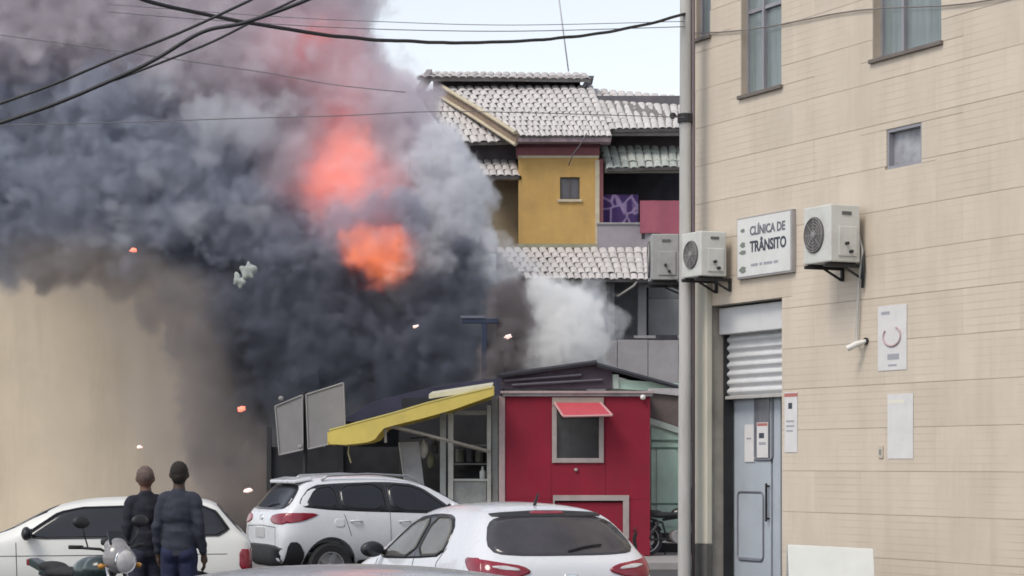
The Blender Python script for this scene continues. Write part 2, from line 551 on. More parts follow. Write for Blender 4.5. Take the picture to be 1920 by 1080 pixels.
cl('bottom_rail', MB().box(du0 + 0.03, du1 - 0.02, REC + 0.01, REC + 0.06, zb_sh - 0.03, zb_sh + 0.004), pale_metal, sh, bevel=0.004)
for u in (du0 + 0.012, du1 - 0.03):
    cl('guide_rail', MB().box(u, u + 0.018, REC - 0.0, REC + 0.11, 0, zb_box), dark_metal, sh)
# door leaf with moulded panels
DD = REC + 0.13
def dpx(px, py): return W(px, py, -DD)
lu0, lu1 = dpx(1364, 900)[0], dpx(1445, 900)[0]
leaf = cl('door', MB().box(lu0, lu1, DD, DD + 0.04, 0.03, zb_sh + 0.1), door_mat, bevel=0.006)
def ring(u0, u1, z0, z1, r, w, y, dp):
    """rounded rectangular moulding"""
    m_ = MB(); pts = []
    for cx_, cz_, a0 in ((u1 - r, z1 - r, 0), (u0 + r, z1 - r, 90), (u0 + r, z0 + r, 180), (u1 - r, z0 + r, 270)):
        for k in range(5):
            a = R(a0 + 22.5 * k)
            pts.append((cx_ + r * math.cos(a), y - dp, cz_ + r * math.sin(a)))
    m_.tube(pts + [pts[0]], w, 6, cap=False)
    return m_
a0, zt = dpx(1384, 922); a1, zb = dpx(1432, 1052)
cl('panel_moulding', ring(a0, a1, zb, zt, 0.06, 0.013, DD, 0.004), mat('moulding_grey', (0.17, 0.17, 0.20), 0.5), leaf, smooth=True)
cl('lower_panel', MB().box(a0 + 0.02, a1 - 0.02, DD - 0.008, DD, zb + 0.02, zt - 0.02), door_mat, leaf, bevel=0.006)
a0, zt = dpx(1416, 742); a1, zb = dpx(1450, 862)
cl('window_moulding', ring(a0, a1, zb, zt + 0.3, 0.05, 0.014, DD, 0.004), MATS['moulding_grey'], leaf, smooth=True)
cl('door_window', MB().box(a0 + 0.012, lu1 - 0.01, DD - 0.007, DD, zb + 0.012, zt + 0.28), mat('door_glass', (0.16, 0.16, 0.19), 0.2, var=0.3, scale=5, streak=(5, 5, 0.3)), leaf)
ru0, ru1 = dpx(1449, 900)[0], dpx(1463, 900)[0]
cl('door_edge', MB().box(ru0, ru1, DD + 0.0, DD + 0.04, 0.03, zb_sh + 0.1), door_mat, bevel=0.005)
hu, hz = dpx(1444, 960)
cl('handle', MB().box(lu1 - 0.035, lu1 - 0.012, DD - 0.05, DD - 0.03, hz - 0.1, hz + 0.3).box(lu1 - 0.03, lu1 - 0.016, DD - 0.03, DD + 0.001, hz - 0.08, hz - 0.06).box(lu1 - 0.03, lu1 - 0.016, DD - 0.03, DD + 0.001, hz + 0.26, hz + 0.28), dark_metal, leaf, bevel=0.004)
# pale pilaster between the pole and the door, dark painted foot
pu0, pu1 = W(1303, 800, 0.07)[0], W(1325, 800, 0.07)[0]
pz1 = W(1314, 528, 0.07)[1]; pzf = W(1314, 1020, 0.07)[1]
pil = cl('pilaster', MB().box(pu0, pu1, -0.07, 0.0, pzf + 0.002, pz1), pilaster_mat, bevel=0.01)
cl('pilaster_foot', MB().box(pu0 - 0.012, pu1 + 0.012, -0.082, 0.0, 0, pzf), mat('dark_foot', (0.10, 0.095, 0.09), 0.8, var=0.3, scale=5), pil, bevel=0.008)

# ------------------------------------------------------------------ things on the facade
def on_wall(name, label, cat, px, py, n=0.0, group=None):
    u, z = W(px, py, n)
    p = CORNER + E * u + NOUT * n
    return thing(name, label, cat, (p.x, p.y, z), CL_ROT, group)

def text_mesh(s, size, M, ext=0.0015, sx=1.0):
    cu = bpy.data.curves.new('lettering', 'FONT')
    cu.body = s; cu.size = size; cu.extrude = ext; cu.align_x = 'LEFT'; cu.resolution_u = 3
    cu.offset = size * 0.028
    o = bpy.data.objects.new('temporary', cu); C.objects.link(o)
    dg = bpy.context.evaluated_depsgraph_get(); dg.update()
    me = bpy.data.meshes.new_from_object(o.evaluated_get(dg))
    bpy.data.objects.remove(o, do_unlink=True)
    xs = [v.co.x for v in me.vertices]
    w_ = max(xs) - min(xs)
    k = sx / w_
    x0 = min(xs)
    for v in me.vertices:
        v.co = M @ Vector(((v.co.x - x0) * k, v.co.y, v.co.z))
    return me

# sign board
su0, sz0 = W(1390, 521, 0.05); su1, sz1 = W(1490, 391, 0.05)
sw = su1 - su0; shh = sz1 - sz0 - 0.02
sign = on_wall('sign_board', 'white clinic sign board with grey lettering above the shuttered door', 'sign', 1390, 521, 0.0)
B = MB().box(0, sw, -0.05, -0.004, 0, shh)
obj('panel', B, mat('sign_white', (0.70, 0.70, 0.69), 0.5, var=0.05, scale=5, dirt=0.15, dirtcol=(0.42, 0.42, 0.38)), sign, world_space=False, bevel=0.003)
fr = MB().box(-0.015, sw + 0.035, -0.045, -0.002, -0.02, -0.001).box(-0.015, sw + 0.035, -0.045, -0.002, shh + 0.001, shh + 0.016).box(-0.015, -0.001, -0.045, -0.002, 0, shh).box(sw + 0.001, sw + 0.035, -0.05, -0.002, 0, shh)
obj('frame', fr, mat('sign_frame', (0.33, 0.31, 0.31), 0.5, var=0.1), sign, world_space=False, bevel=0.003)
def put_text(s, x, z, h, w, m):
    M = Matrix.Translation((x * sw, -0.052, z * shh)) @ Matrix.Rotation(R(90), 4, 'X')
    obj('lettering', text_mesh(s, h * shh * 1.38, M, sx=w * sw), m, sign, world_space=False)
put_text('CLÍNICA DE', 0.25, 0.70, 0.155, 0.66, mat('grey_letter', (0.16, 0.16, 0.19), 0.8))
put_text('TRÂNSITO', 0.25, 0.41, 0.19, 0.68, ink)
ml = MB()
x = 0.27
for wd in (0.13, 0.05, 0.16, 0.08):
    ml.box(x * sw, (x + wd) * sw, -0.0525, -0.05, 0.16 * shh, 0.205 * shh); x += wd + 0.03
obj('small_print', ml, pale_ink, sign, world_space=False)
for (ix, iz, iw, ih) in ((0.11, 0.80, 0.05, 0.035), (0.11, 0.55, 0.06, 0.05), (0.11, 0.42, 0.08, 0.04), (0.11, 0.12, 0.08, 0.06)):
    obj('icon', MB().prism([((ix + iw * math.cos(a * math.pi / 5) * (0.6 + 0.4 * (a % 2))) * sw, -0.0525, (iz + ih * math.sin(a * math.pi / 5)) * shh) for a in range(10)], (0, 0.003, 0)), mat('icon_green', (0.20, 0.23, 0.20), 0.8), sign, world_space=False)

# air conditioners
def aircon(t, w, h, d, gap, fan_side=0.4, casing=None):
    """outdoor unit: local x along the wall, outward is -y, origin at bottom left against the wall"""
    k = dict(world_space=False)
    cas = obj('casing', MB().box(0, w, -gap - d, -gap, 0, h), casing or ac_white, t, bevel=0.012, **k)
    cxx = w * fan_side; rr = min(h * 0.41, w * 0.36)
    M = Matrix.Translation((cxx, -gap - d, h * 0.5)) @ Matrix.Rotation(R(90), 4, 'X')
    gr = obj('fan_grille', MB().lathe([(rr, -0.002), (rr, 0.012), (rr * 0.95, 0.016), (rr * 0.93, 0.004), (0.01, 0.004)], M, 32), ac_dark, t, smooth='auto', **k)
    rg = MB()
    for q in (0.28, 0.45, 0.62, 0.79, 0.93):
        pts = [M @ Vector((rr * q * math.cos(a * math.pi / 14), rr * q * math.sin(a * math.pi / 14), 0.018)) for a in range(29)]
        rg.tube(pts, 0.003, 5, cap=False)
    for a in range(8):
        c_, s_ = math.cos(a * math.pi / 4), math.sin(a * math.pi / 4)
        rg.tube([M @ Vector((rr * 0.15 * c_, rr * 0.15 * s_, 0.016)), M @ Vector((rr * c_, rr * s_, 0.016))], 0.003, 5)
    obj('grille_wire', rg, mat('grille_wire', (0.32, 0.31, 0.30), 0.5), gr, **k)
    hb = MB().lathe([(rr * 0.2, 0.0), (rr * 0.2, 0.02), (rr * 0.1, 0.026)], M, 16)
    obj('fan_hub', hb, mat('fan_hub', (0.25, 0.25, 0.25), 0.5), gr, smooth='auto', **k)
    # service cover on the end face, valves, feet and brackets
    sc = obj('service_cover', MB().box(w + 0.001, w + 0.014, -gap - d * 0.75, -gap - d * 0.12, h * 0.1, h * 0.62), casing or ac_white, t, bevel=0.006, **k)
    obj('handle_recess', MB().box(w + 0.001, w + 0.006, -gap - d * 0.62, -gap - d * 0.3, h * 0.82, h * 0.88), mat('recess_grey', (0.12, 0.12, 0.12), 0.8), t, **k)
    for i in (0.18, 0.32):
        obj('valve', MB().tube([(w + 0.014, -gap - d * (0.18 + i), h * i), (w + 0.05, -gap - d * (0.18 + i), h * i)], 0.016, 8), dark_metal, sc, **k)
    for x_ in (w * 0.15, w * 0.85):
        br = MB().box(x_ - 0.016, x_ + 0.016, -gap - d - 0.03, -0.002, -0.045, -0.012)
        br.box(x_ - 0.014, x_ + 0.014, -0.03, -0.002, -0.15, -0.046)
        br.prism([(x_ - 0.008, -0.03, -0.15), (x_ - 0.008, -0.03, -0.125), (x_ - 0.008, -gap - d * 0.32, -0.046), (x_ - 0.008, -gap - d * 0.45, -0.046)], (0.016, 0, 0))
        obj('bracket', br, dark_metal, t, **k)
    for x_ in (w * 0.15, w * 0.85):
        obj('foot', MB().box(x_ - 0.03, x_ + 0.03, -gap - d + 0.02, -gap - 0.02, -0.011, -0.001), rubber, t, **k)
    return t
nA = 0.42
u0, z0 = W(1505, 497, nA); u1, z1 = W(1556, 400, nA)
p = CORNER + E * u0
t = thing('air_conditioner', 'largest air conditioner outdoor unit, mounted beside the clinic sign board', 'air conditioner', (p.x, p.y, z0), CL_ROT, 'air conditioner units on the clinic')
aircon(t, u1 - u0, 0.545, 0.33, 0.08)
nB = 0.42
u0, z0 = W(1275, 522, nB); u1, z1 = W(1311, 447, nB)
p = CORNER + E * u0
t = thing('air_conditioner', 'small air conditioner outdoor unit overlapping the pole above the door pilaster', 'air conditioner', (p.x, p.y, z0), CL_ROT, 'air conditioner units on the clinic')
aircon(t, u1 - u0, 0.47, 0.31, 0.09, 0.5)
# third unit round the corner, on the end wall: its end faces the viewer
pe = P(1272, 528, 25.75)
t = thing('air_conditioner', 'greyish air conditioner outdoor unit behind the pole, reaching past the building corner', 'air conditioner', (pe.x + 0.12, 25.5 + 0.62, pe.z), R(-90), 'air conditioner units on the clinic')
aircon(t, 0.62, 0.50, 0.30, 0.13, casing=mat('aircon_casing_grey', (0.36, 0.36, 0.36), 0.6, var=0.1, scale=4, dirt=0.4, dirtcol=(0.2, 0.19, 0.18)))
for zz in (-0.16, -0.05):
    obj('mounting_beam', MB().box(pe.x + 0.10, pe.x + 0.75, 25.62, 25.66, pe.z + zz, pe.z + zz + 0.03), dark_metal, t)

# condensate hose, spout
u, z = W(1612, 455, 0.05)
hs = [W(1607, 440, 0.06), W(1614, 470, 0.06), W(1612, 530, 0.03), W(1609, 600, 0.03), W(1607, 640, 0.03), W(1610, 648, 0.05)]
pts = [CORNER + E * a + NOUT * 0.04 + Vector((0, 0, b)) for a, b in hs]
tag(obj('drain_hose', MB().tube(pts, 0.012, 8), mat('hose_grey', (0.45, 0.44, 0.42), 0.6), smooth=True), 'thin grey drain hose hanging down from the largest air conditioner', 'hose')
hs = [W(1618, 470, 0.03), W(1619, 505, 0.03), W(1617, 540, 0.03)]
tag(obj('pipe_cover', MB().tube([CORNER + E * a + NOUT * 0.03 + Vector((0, 0, b)) for a, b in hs], 0.014, 8), dark_metal, smooth=True), 'short black insulated pipe on the wall behind the largest air conditioner', 'pipe')
t = on_wall('wall_lamp', 'small white spout shaped bracket lamp on the facade under the hose', 'lamp', 1622, 640)
q = MB().tube([(-0.06, -0.16, -0.07), (0.0, -0.10, -0.03), (0.03, -0.005, 0.0)], [0.03, 0.03, 0.02], 10)
obj('arm', q, mat('lamp_white', (0.68, 0.66, 0.62), 0.5), t, world_space=False, smooth='auto')
obj('base', MB().lathe([(0.035, 0), (0.035, 0.02)], Matrix.Translation((0.03, 0, 0.0)) @ Matrix.Rotation(R(90), 4, 'X'), 16), dark_metal, t, world_space=False)

# papers stuck to the facade and the door
def sheet(name, label, pl, pt, pr, pb, marks, n=0.006, cat='paper'):
    u0, z0 = W(pl, pb, n); u1, _ = W(pr, pb, n)
    z1 = W((pl + pr) / 2, pt, n)[1]; z0 = W((pl + pr) / 2, pb, n)[1]
    p = CORNER + E * u0
    t = thing(name, label, cat, (p.x, p.y, z0), CL_ROT)
    w, h = u1 - u0, z1 - z0
    obj('sheet', MB().box(0, w, -n, -n + 0.002, 0, h), paper, t, world_space=False)
    for (x, z, ww, hh, mm) in marks:
        obj('print', MB().box(x * w, (x + ww) * w, -n - 0.0012, -n - 0.0002, z * h, (z + hh) * h), mm, t, world_space=False)
    return t, w, h
t, w_, h_ = sheet('poster', 'white poster with a pinkish rounded symbol high on the tiled facade', 1646, 572, 1700, 694, [(0.12, 0.86, 0.3, 0.05, pale_ink), (0.34, 0.16, 0.4, 0.09, pale_ink), (0.36, 0.06, 0.3, 0.03, pale_ink)])
rr = MB()
pts = []
for k in range(17):
    a = R(60 - k * 17.5)
    pts.append((0.5 * w_ + 0.30 * w_ * math.cos(a), -0.0075, 0.52 * h_ + 0.15 * h_ * math.sin(a)))
rr.tube(pts, 0.012, 6)
obj('symbol', rr, mat('pink_ink', (0.45, 0.33, 0.34), 0.8), t, world_space=False)
sheet('poster', 'plain pale poster low on the tiled facade below the symbol poster', 1664, 738, 1712, 860, [(0.05, 0.85, 0.6, 0.06, mat('cream_ink', (0.75, 0.72, 0.62), 0.8))])
sheet('notice', 'narrow white notice with a red heading beside the door', 1471, 735, 1495, 848, [(0.0, 0.92, 1.0, 0.06, red_ink), (0.3, 0.72, 0.3, 0.1, ink), (0.15, 0.5, 0.6, 0.03, pale_ink), (0.15, 0.42, 0.6, 0.03, pale_ink), (0.15, 0.34, 0.5, 0.03, pale_ink)])
sheet('notice', 'small white paper taped to the grey door', 1396, 796, 1414, 866, [(0.2, 0.6, 0.5, 0.05, pale_ink)], n=-DD + 0.012)
sheet('notice', 'printed paper with a red top line on the door window', 1419, 792, 1440, 858, [(0.05, 0.9, 0.9, 0.08, red_ink), (0.2, 0.55, 0.45, 0.15, ink), (0.2, 0.36, 0.6, 0.08, pale_ink)], n=-DD + 0.016)
t = on_wall('switch_plate', 'tiny beige switch plate on the facade below the plain poster', 'switch', 1653, 847)
obj('plate', MB().box(-0.035, 0.035, -0.014, -0.002, -0.06, 0.06), mat('plate_beige', (0.55, 0.49, 0.40), 0.5), t, world_space=False, bevel=0.004)
obj('button', MB().box(-0.015, 0.015, -0.022, -0.014, -0.025, 0.025), grey_metal, t, world_space=False, bevel=0.003)

# a service cable along the facade
pts = []
for k in range(13):
    px = 1300 + k * 52
    a, b = W(px, 62 - k * 6.2 + 6 * math.sin(k * 0.8), 0.02)
    pts.append(CORNER + E * a + NOUT * 0.02 + Vector((0, 0, b)))
tag(obj('service_cable', MB().tube(pts, 0.007, 6), mat('cable_grey', (0.20, 0.18, 0.17), 0.7), smooth=True), 'thin slack cable stapled across the cream facade between the windows', 'cable')

# white folding board in front of the facade
t = thing('folding_board', 'blank white folding pavement board standing in front of the tiled wall', 'sign', (2.83, 21.0, 0))
TB = P(1476, 1021, 21.0); TR = P(1636, 1029, 21.0)
for sgn, nm in ((-1, 'front_panel'), (1, 'back_panel')):
    y0 = 21.0 + sgn * 0.02; y1 = 21.0 + sgn * 0.30
    poly = [(TB.x, y0, TB.z), (TR.x, y0, TR.z), (TR.x + 0.0, y1, 0.02), (TB.x, y1, 0.02)]
    obj(nm, MB().prism(poly, (0, 0.02 * sgn, 0)), mat('board_white', (0.70, 0.71, 0.68), 0.5, var=0.05, scale=2, dirt=0.2, dirtcol=(0.4, 0.4, 0.36)), t, bevel=0.004)
obj('hinge', MB().tube([(TB.x + 0.05, 21.0, TB.z - 0.02), (TR.x - 0.05, 21.0, TR.z - 0.02)], 0.014, 8), dark_metal, t)

# ------------------------------------------------------------------ utility pole at the corner
pb = P(1285, 870, 25.0)
t = thing('utility_pole', 'slim pale concrete utility pole standing at the corner of the cream building', 'pole', (pb.x, 25.0, 0))
pole_mat = mat('pole_concrete', (0.47, 0.46, 0.44), 0.75, var=0.1, scale=4, dirt=0.4, dirtcol=(0.2, 0.18, 0.17), streak=(1, 1, 0.2))
obj('shaft', MB().tube([(pb.x - 0.012, 25.0, 0), (pb.x, 25.0, 4), (pb.x + 0.006, 25.0, 8.6)], [0.072, 0.066, 0.058], 14), pole_mat, t, smooth='auto')
zc = P(1285, 222, 25.0).z
obj('clamp', MB().lathe([(0.072, -0.05), (0.084, -0.045), (0.084, 0.045), (0.072, 0.05)], Matrix.Translation((pb.x, 25.0, zc)), 14), dark_metal, t)
obj('insulator', MB().tube([(pb.x - 0.06, 24.98, zc + 0.01), (pb.x - 0.11, 24.97, zc + 0.02)], 0.012, 8).ellipsoid((pb.x - 0.135, 24.97, zc + 0.025), 0.035, 0.03, 0.035), dark_metal, t, smooth=True)
obj('conduit', MB().tube([(pb.x + 0.083, 24.98, 0.3), (pb.x + 0.083, 24.98, 8.0)], 0.02, 8), mat('conduit_brown', (0.13, 0.10, 0.11), 0.6, var=0.2, streak=(1, 1, 0.2)), t, smooth=True)
obj('cap', MB().lathe([(0.06, 0), (0.062, 0.02), (0.02, 0.05)], Matrix.Translation((pb.x + 0.006, 25.0, 8.6)), 14), dark_metal, t)

# ================================================================== HOUSES BEHIND
tile_roof_mat = mat('weathered_roof_tile', (0.58, 0.55, 0.54), 0.85, var=0.12, scale=4, rand=0.09, dirt=0.35, dirtcol=(0.28, 0.27, 0.27))
green_tile_mat = mat('mossy_roof_tile', (0.40, 0.43, 0.40), 0.85, var=0.2, scale=5, rand=0.15, dirt=0.6, dirtcol=(0.14, 0.16, 0.14))
roof_under = mat('roof_underside', (0.20, 0.185, 0.18), 0.9, var=0.2)
fascia_white = mat('fascia_pale', (0.42, 0.40, 0.41), 0.8, var=0.15, scale=4, dirt=0.4)
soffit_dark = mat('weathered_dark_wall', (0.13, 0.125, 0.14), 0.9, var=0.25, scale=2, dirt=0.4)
yellow_wall = mat('yellow_plaster', (0.56, 0.36, 0.13), 0.9, runs=0.4, runcol=(0.36, 0.25, 0.13), spec=0.15, var=0.10, scale=1.6, bump=0.15, bscale=25, dirt=0.35, dirtcol=(0.36, 0.25, 0.12))
maroon = mat('maroon_band', (0.22, 0.08, 0.09), 0.8, var=0.15, scale=3, dirt=0.3)
cream_trim = mat('cream_trim', (0.56, 0.49, 0.36), 0.8, var=0.1, scale=5, dirt=0.35, dirtcol=(0.3, 0.23, 0.17))
brown_trim = mat('brown_board', (0.27, 0.20, 0.15), 0.8, var=0.2, scale=4, dirt=0.3)
lilac_wall = mat('lilac_parapet', (0.33, 0.30, 0.33), 0.85, var=0.14, scale=1.5, dirt=0.45, dirtcol=(0.22, 0.20, 0.21))
grey_plaster = mat('grey_plaster', (0.22, 0.22, 0.23), 0.9, var=0.2, scale=1.2, bump=0.1, dirt=0.5, dirtcol=(0.11, 0.11, 0.115), streak=(1, 1, 0.5))
pale_concrete = mat('pale_concrete', (0.33, 0.32, 0.33), 0.9, var=0.15, scale=1.5, dirt=0.5, dirtcol=(0.19, 0.18, 0.19))
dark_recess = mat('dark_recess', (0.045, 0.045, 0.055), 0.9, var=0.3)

# one barrel tile, shared by every roof: width 1 (x), length 1 (y), bulging up (z)
def barrel_tile():
    m_ = MB(); v, f = [], []
    n = 6
    for (y, s_, zo) in ((0.0, 1.0, 0.05), (1.0, 0.86, 0.0)):
        for k in range(n + 1):
            a = math.pi * k / n
            v.append((0.5 * s_ * math.cos(a), y, zo + 0.34 * s_ * math.sin(a)))
        for k in range(n + 1):
            a = math.pi * k / n
            v.append((0.39 * s_ * math.cos(a), y, zo - 0.01 + 0.24 * s_ * math.sin(a)))
    q = 2 * (n + 1)
    for k in range(n):
        f.append((k, k + 1, q + k + 1, q + k))
        f.append((k, n + 1 + k, n + 2 + k, k + 1))
    m_.add(v, f)
    me = m_.mesh('barrel_tile')
    b = bmesh.new(); b.from_mesh(me); bmesh.ops.recalc_face_normals(b, faces=b.faces); b.to_mesh(me); b.free()
    me.polygons.foreach_set('use_smooth', [True] * len(me.polygons))
    me.set_sharp_from_angle(angle=R(50))
    return me
TILE_ME = barrel_tile(); TILE_ME.materials.append(tile_roof_mat)
TILE_GREEN = TILE_ME.copy(); TILE_GREEN.materials.clear(); TILE_GREEN.materials.append(green_tile_mat)

def roof_plane(parent, name, c00, c10, c01, c11, tw=0.2, tl=0.38, me=None, thick=0.07, label=None):
    """roof slab between four corners (00,10 eave; 01,11 top) with individual barrel tiles laid on it"""
    me = me or TILE_ME
    c00, c10, c01, c11 = (Vector(c) for c in (c00, c10, c01, c11))
    nrm = (c10 - c00).cross(c01 - c00).normalized()
    if nrm.z < 0: nrm = -nrm
    slab = MB().prism([c00, c10, c11, c01], -nrm * thick)
    ro = obj(name, slab, roof_under, parent)
    if label: ro['label'] = label
    nu = max(2, round(max((c10 - c00).length, (c11 - c01).length) / tw))
    nv = max(1, round((c01 - c00).length / tl))
    for j in range(nv):
        for i in range(nu):
            u0, u1, v0, v1 = i / nu, (i + 1) / nu, j / nv, (j + 1) / nv
            bl = lambda u, v: c00.lerp(c10, u).lerp(c01.lerp(c11, u), v)
            a = (bl(u0, v0) + bl(u1, v0)) / 2; b = (bl(u0, v1) + bl(u1, v1)) / 2
            X = (bl(u1, v0) - bl(u0, v0)); Y = (b - a)
            if X.length < 0.05: continue
            o = bpy.data.objects.new('tile', me)
            jx, jy = rnd.uniform(-.008, .008), rnd.uniform(-.03, .03)
            a = a + Y.normalized() * (jy - (0.05 if j == 0 else 0.0)) + X.normalized() * jx + nrm * (0.004 + rnd.uniform(0, 0.012))
            Yl = Y * 1.14
            zz = nrm * X.length * 0.66
            M = Matrix(((X.x * 0.98, Yl.x, zz.x, a.x), (X.y * 0.98, Yl.y, zz.y, a.y), (X.z * 0.98, Yl.z, zz.z, a.z), (0, 0, 0, 1)))
            C.objects.link(o)
            o.parent = ro
            o.matrix_basis = M
    return ro

def wbox(name, m, parent, pl, pt, pr, pb, Y, depth, bevel=0.0, **k):
    """box whose front face fills the pixel box at distance Y"""
    a, b = P(pl, pb, Y), P(pr, pt, Y)
    return obj(name, MB().box(a.x, b.x, Y, Y + depth, a.z, b.z), m, parent, bevel=bevel, **k)

house = thing('yellow_house', 'tall old house with yellow upper storey and whitish clay tile roofs', 'house', (2.2, 57.0, 0.13))
YF = 55.0
# tower
a, b = P(972, 465, YF), P(1122, 290, YF)
wx0, wx1 = P(1050, 0, YF).x, P(1087, 0, YF).x
wz0, wz1 = P(0, 374, YF).z, P(0, 332, YF).z
tw_ = MB()
for (x0, x1, z0, z1) in cells(a.x, b.x, a.z, b.z, [(wx0, wx1, wz0, wz1)]):
    tw_.box(x0, x1, YF, YF + 0.15, z0, z1)
tw_.box(a.x, a.x + 0.15, YF + 0.15, YF + 3.0, a.z, b.z).box(b.x - 0.15, b.x, YF + 0.15, YF + 3.0, a.z, b.z)
obj('wall', tw_, yellow_wall, house)
wf = MB()
e_ = 0.035
wf.box(wx0, wx0 + e_, YF + 0.05, YF + 0.1, wz0, wz1).box(wx1 - e_, wx1, YF + 0.05, YF + 0.1, wz0, wz1).box(wx0 + e_, wx1 - e_, YF + 0.05, YF + 0.1, wz0, wz0 + e_).box(wx0 + e_, wx1 - e_, YF + 0.05, YF + 0.1, wz1 - e_, wz1)
xm = (wx0 + wx1) / 2
wf.box(xm - 0.015, xm + 0.015, YF + 0.045, YF + 0.095, wz0 + e_, wz1 - e_)
win = obj('window', wf, mat('window_frame_brown', (0.10, 0.085, 0.075), 0.6), house)
obj('pane', MB().box(wx0, wx1, YF + 0.085, YF + 0.092, wz0, wz1), mat('house_glass', (0.09, 0.085, 0.10), 0.2, var=0.2), win)
obj('sill', MB().box(wx0 - 0.06, wx1 + 0.06, YF - 0.05, YF + 0.05, wz0 - 0.06, wz0 - 0.001), cream_trim, win, bevel=0.008)
wbox('band', maroon, house, 968, 276, 1124, 291, YF - 0.04, 0.6)
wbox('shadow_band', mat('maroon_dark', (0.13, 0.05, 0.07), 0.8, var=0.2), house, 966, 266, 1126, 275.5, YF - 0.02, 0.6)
wbox('cornice', cream_trim, house, 971, 291.5, 1123, 296, YF - 0.025, 0.2)
wbox('corner_trim', cream_trim, house, 1116, 300, 1124, 462, YF - 0.02, 0.15)
wbox('eave_fascia', mat('mauve_fascia', (0.30, 0.23, 0.25), 0.8, var=0.15), house, 966, 258, 1146, 265.5, YF - 0.40, 0.6)
wbox('base_ledge', mat('green_ledge', (0.32, 0.31, 0.22), 0.8, var=0.2), house, 970, 457, 1122, 465, YF - 0.05, 0.1)
# main front roof plane
E0 = YF - 0.42
c00, c10 = P(974, 255, E0), P(1147, 255, E0)
c01, c11 = P(833, 166, 58.0), P(1112, 163, 58.0)
roof_plane(house, 'roof', c00, c10, c01, c11, 0.215, 0.40)
# raking board along the left edge of that plane
d_ = (c01 - c00)
brd = MB().prism([c00 + Vector((-0.06, -0.02, 0.05)), c01 + Vector((-0.06, -0.02, 0.05)), c01 + Vector((-0.10, -0.02, -0.20)), c00 + Vector((-0.10, -0.02, -0.20))], (0.06, 0.05, 0))
obj('barge_board', brd, brown_trim, house)
for off, w2 in ((0.07, 0.05), (-0.21, 0.04)):
    st = MB().tube([c00 + Vector((-0.10, -0.06, off)), c00.lerp(c01, 0.5) + Vector((-0.10, -0.06, off + 0.02)), c01 + Vector((-0.10, -0.06, off))], w2, 6)
    obj('verge_trim', st, cream_trim, house)
# left, lower roof plane and the walls under it
roof_plane(house, 'roof', P(850, 268, 55.4), P(962, 266, 55.4), P(782, 172, 58.6), P(836, 172, 58.6), 0.215, 0.42)
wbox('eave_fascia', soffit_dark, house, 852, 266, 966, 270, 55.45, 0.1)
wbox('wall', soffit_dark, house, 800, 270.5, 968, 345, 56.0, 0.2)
roof_plane(house, 'lean_to_roof', P(905, 330, 54.95), P(974, 330, 54.95), P(888, 303, 55.98), P(968, 303, 55.98), 0.2, 0.36)
wbox('eave_fascia', brown_trim, house, 902, 330, 978, 337, 55.0, 0.12)
wbox('wall', mat('shaded_yellow_plaster', (0.32, 0.26, 0.17), 0.9, var=0.15, scale=1.5, dirt=0.5, dirtcol=(0.2, 0.19, 0.17)), house, 790, 337.5, 971, 475, 55.9, 0.2)  # shade of the recess is put into this greyed yellow
# clerestory at the ridge: wall, fascia, shallow roof
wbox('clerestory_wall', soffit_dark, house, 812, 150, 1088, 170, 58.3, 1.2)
wbox('eave_fascia', fascia_white, house, 796, 142, 1100, 151, 57.7, 0.12, bevel=0.01)
roof_plane(house, 'clerestory_roof', P(782, 145, 57.68), P(1107, 149, 57.68), P(800, 136.5, 59.3), P(1100, 139.5, 59.3), 0.2, 0.6)
for (x0, y0, x1, y1) in ((800, 130, 779, 168), (1104, 142, 1088, 165)):
    p0, p1 = P(x0, y0, 57.75), P(x1, y1, 57.75)
    obj('barge_board', MB().prism([p0, p1, p1 + Vector((0.13, 0, 0.03)), p0 + Vector((0.13, 0, 0.0))], (0, 1.2, 0)), fascia_white if x0 < 900 else soffit_dark, house)
# right hand roof plane, its eave wall, green lean-to, balcony
roof_plane(house, 'roof', P(1128, 243, 55.3), P(1316, 240, 55.3), P(1092, 168, 58.4), P(1316, 188, 58.4), 0.215, 0.42)
wbox('eave_fascia', mat('fascia_grey_brown', (0.22, 0.20, 0.20), 0.8, var=0.2, dirt=0.4), house, 1140, 243.5, 1316, 254, 55.4, 0.12)
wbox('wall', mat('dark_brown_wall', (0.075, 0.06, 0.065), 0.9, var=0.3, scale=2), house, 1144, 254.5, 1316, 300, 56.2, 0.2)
roof_plane(house, 'lean_to_roof', P(1136, 316, 54.9), P(1316, 312, 54.9), P(1124, 277, 56.15), P(1316, 279, 56.15), 0.2, 0.36, TILE_GREEN)
wbox('eave_fascia', mat('fascia_olive', (0.20, 0.19, 0.15), 0.8, var=0.2), house, 1134, 314.5, 1316, 324, 55.0, 0.1)
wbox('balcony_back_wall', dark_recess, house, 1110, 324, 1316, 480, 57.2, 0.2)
wbox('balcony_side_wall', maroon, house, 1122.5, 298, 1131, 470, YF + 0.01, 2.1)
wbox('balcony_parapet', lilac_wall, house, 1120.5, 421, 1316, 478, YF - 0.06, 0.15, bevel=0.01)
wbox('parapet_coping', pale_concrete, house, 1119, 417, 1316, 421, YF - 0.09, 0.22, bevel=0.008)
wbox('drain_slot', dark_recess, house, 1203, 424, 1209, 448, YF - 0.068, 0.02)
# lower storeys under the awning roof
lower = MB()
a, b = P(930, 465, 55.05), P(1316, 400, 55.05)
lower.box(a.x, b.x, 55.12, 62, 0.13, a.z)
obj('lower_wall', lower, grey_plaster, house)
body = MB()
a, b = P(880, 460, 57.5), P(1316, 175, 57.5)
body.box(a.x + 1.0, b.x, 57.45, 62, a.z, P(0, 178, 58.6).z - 0.2)
obj('rear_wall', body, soffit_dark, house)

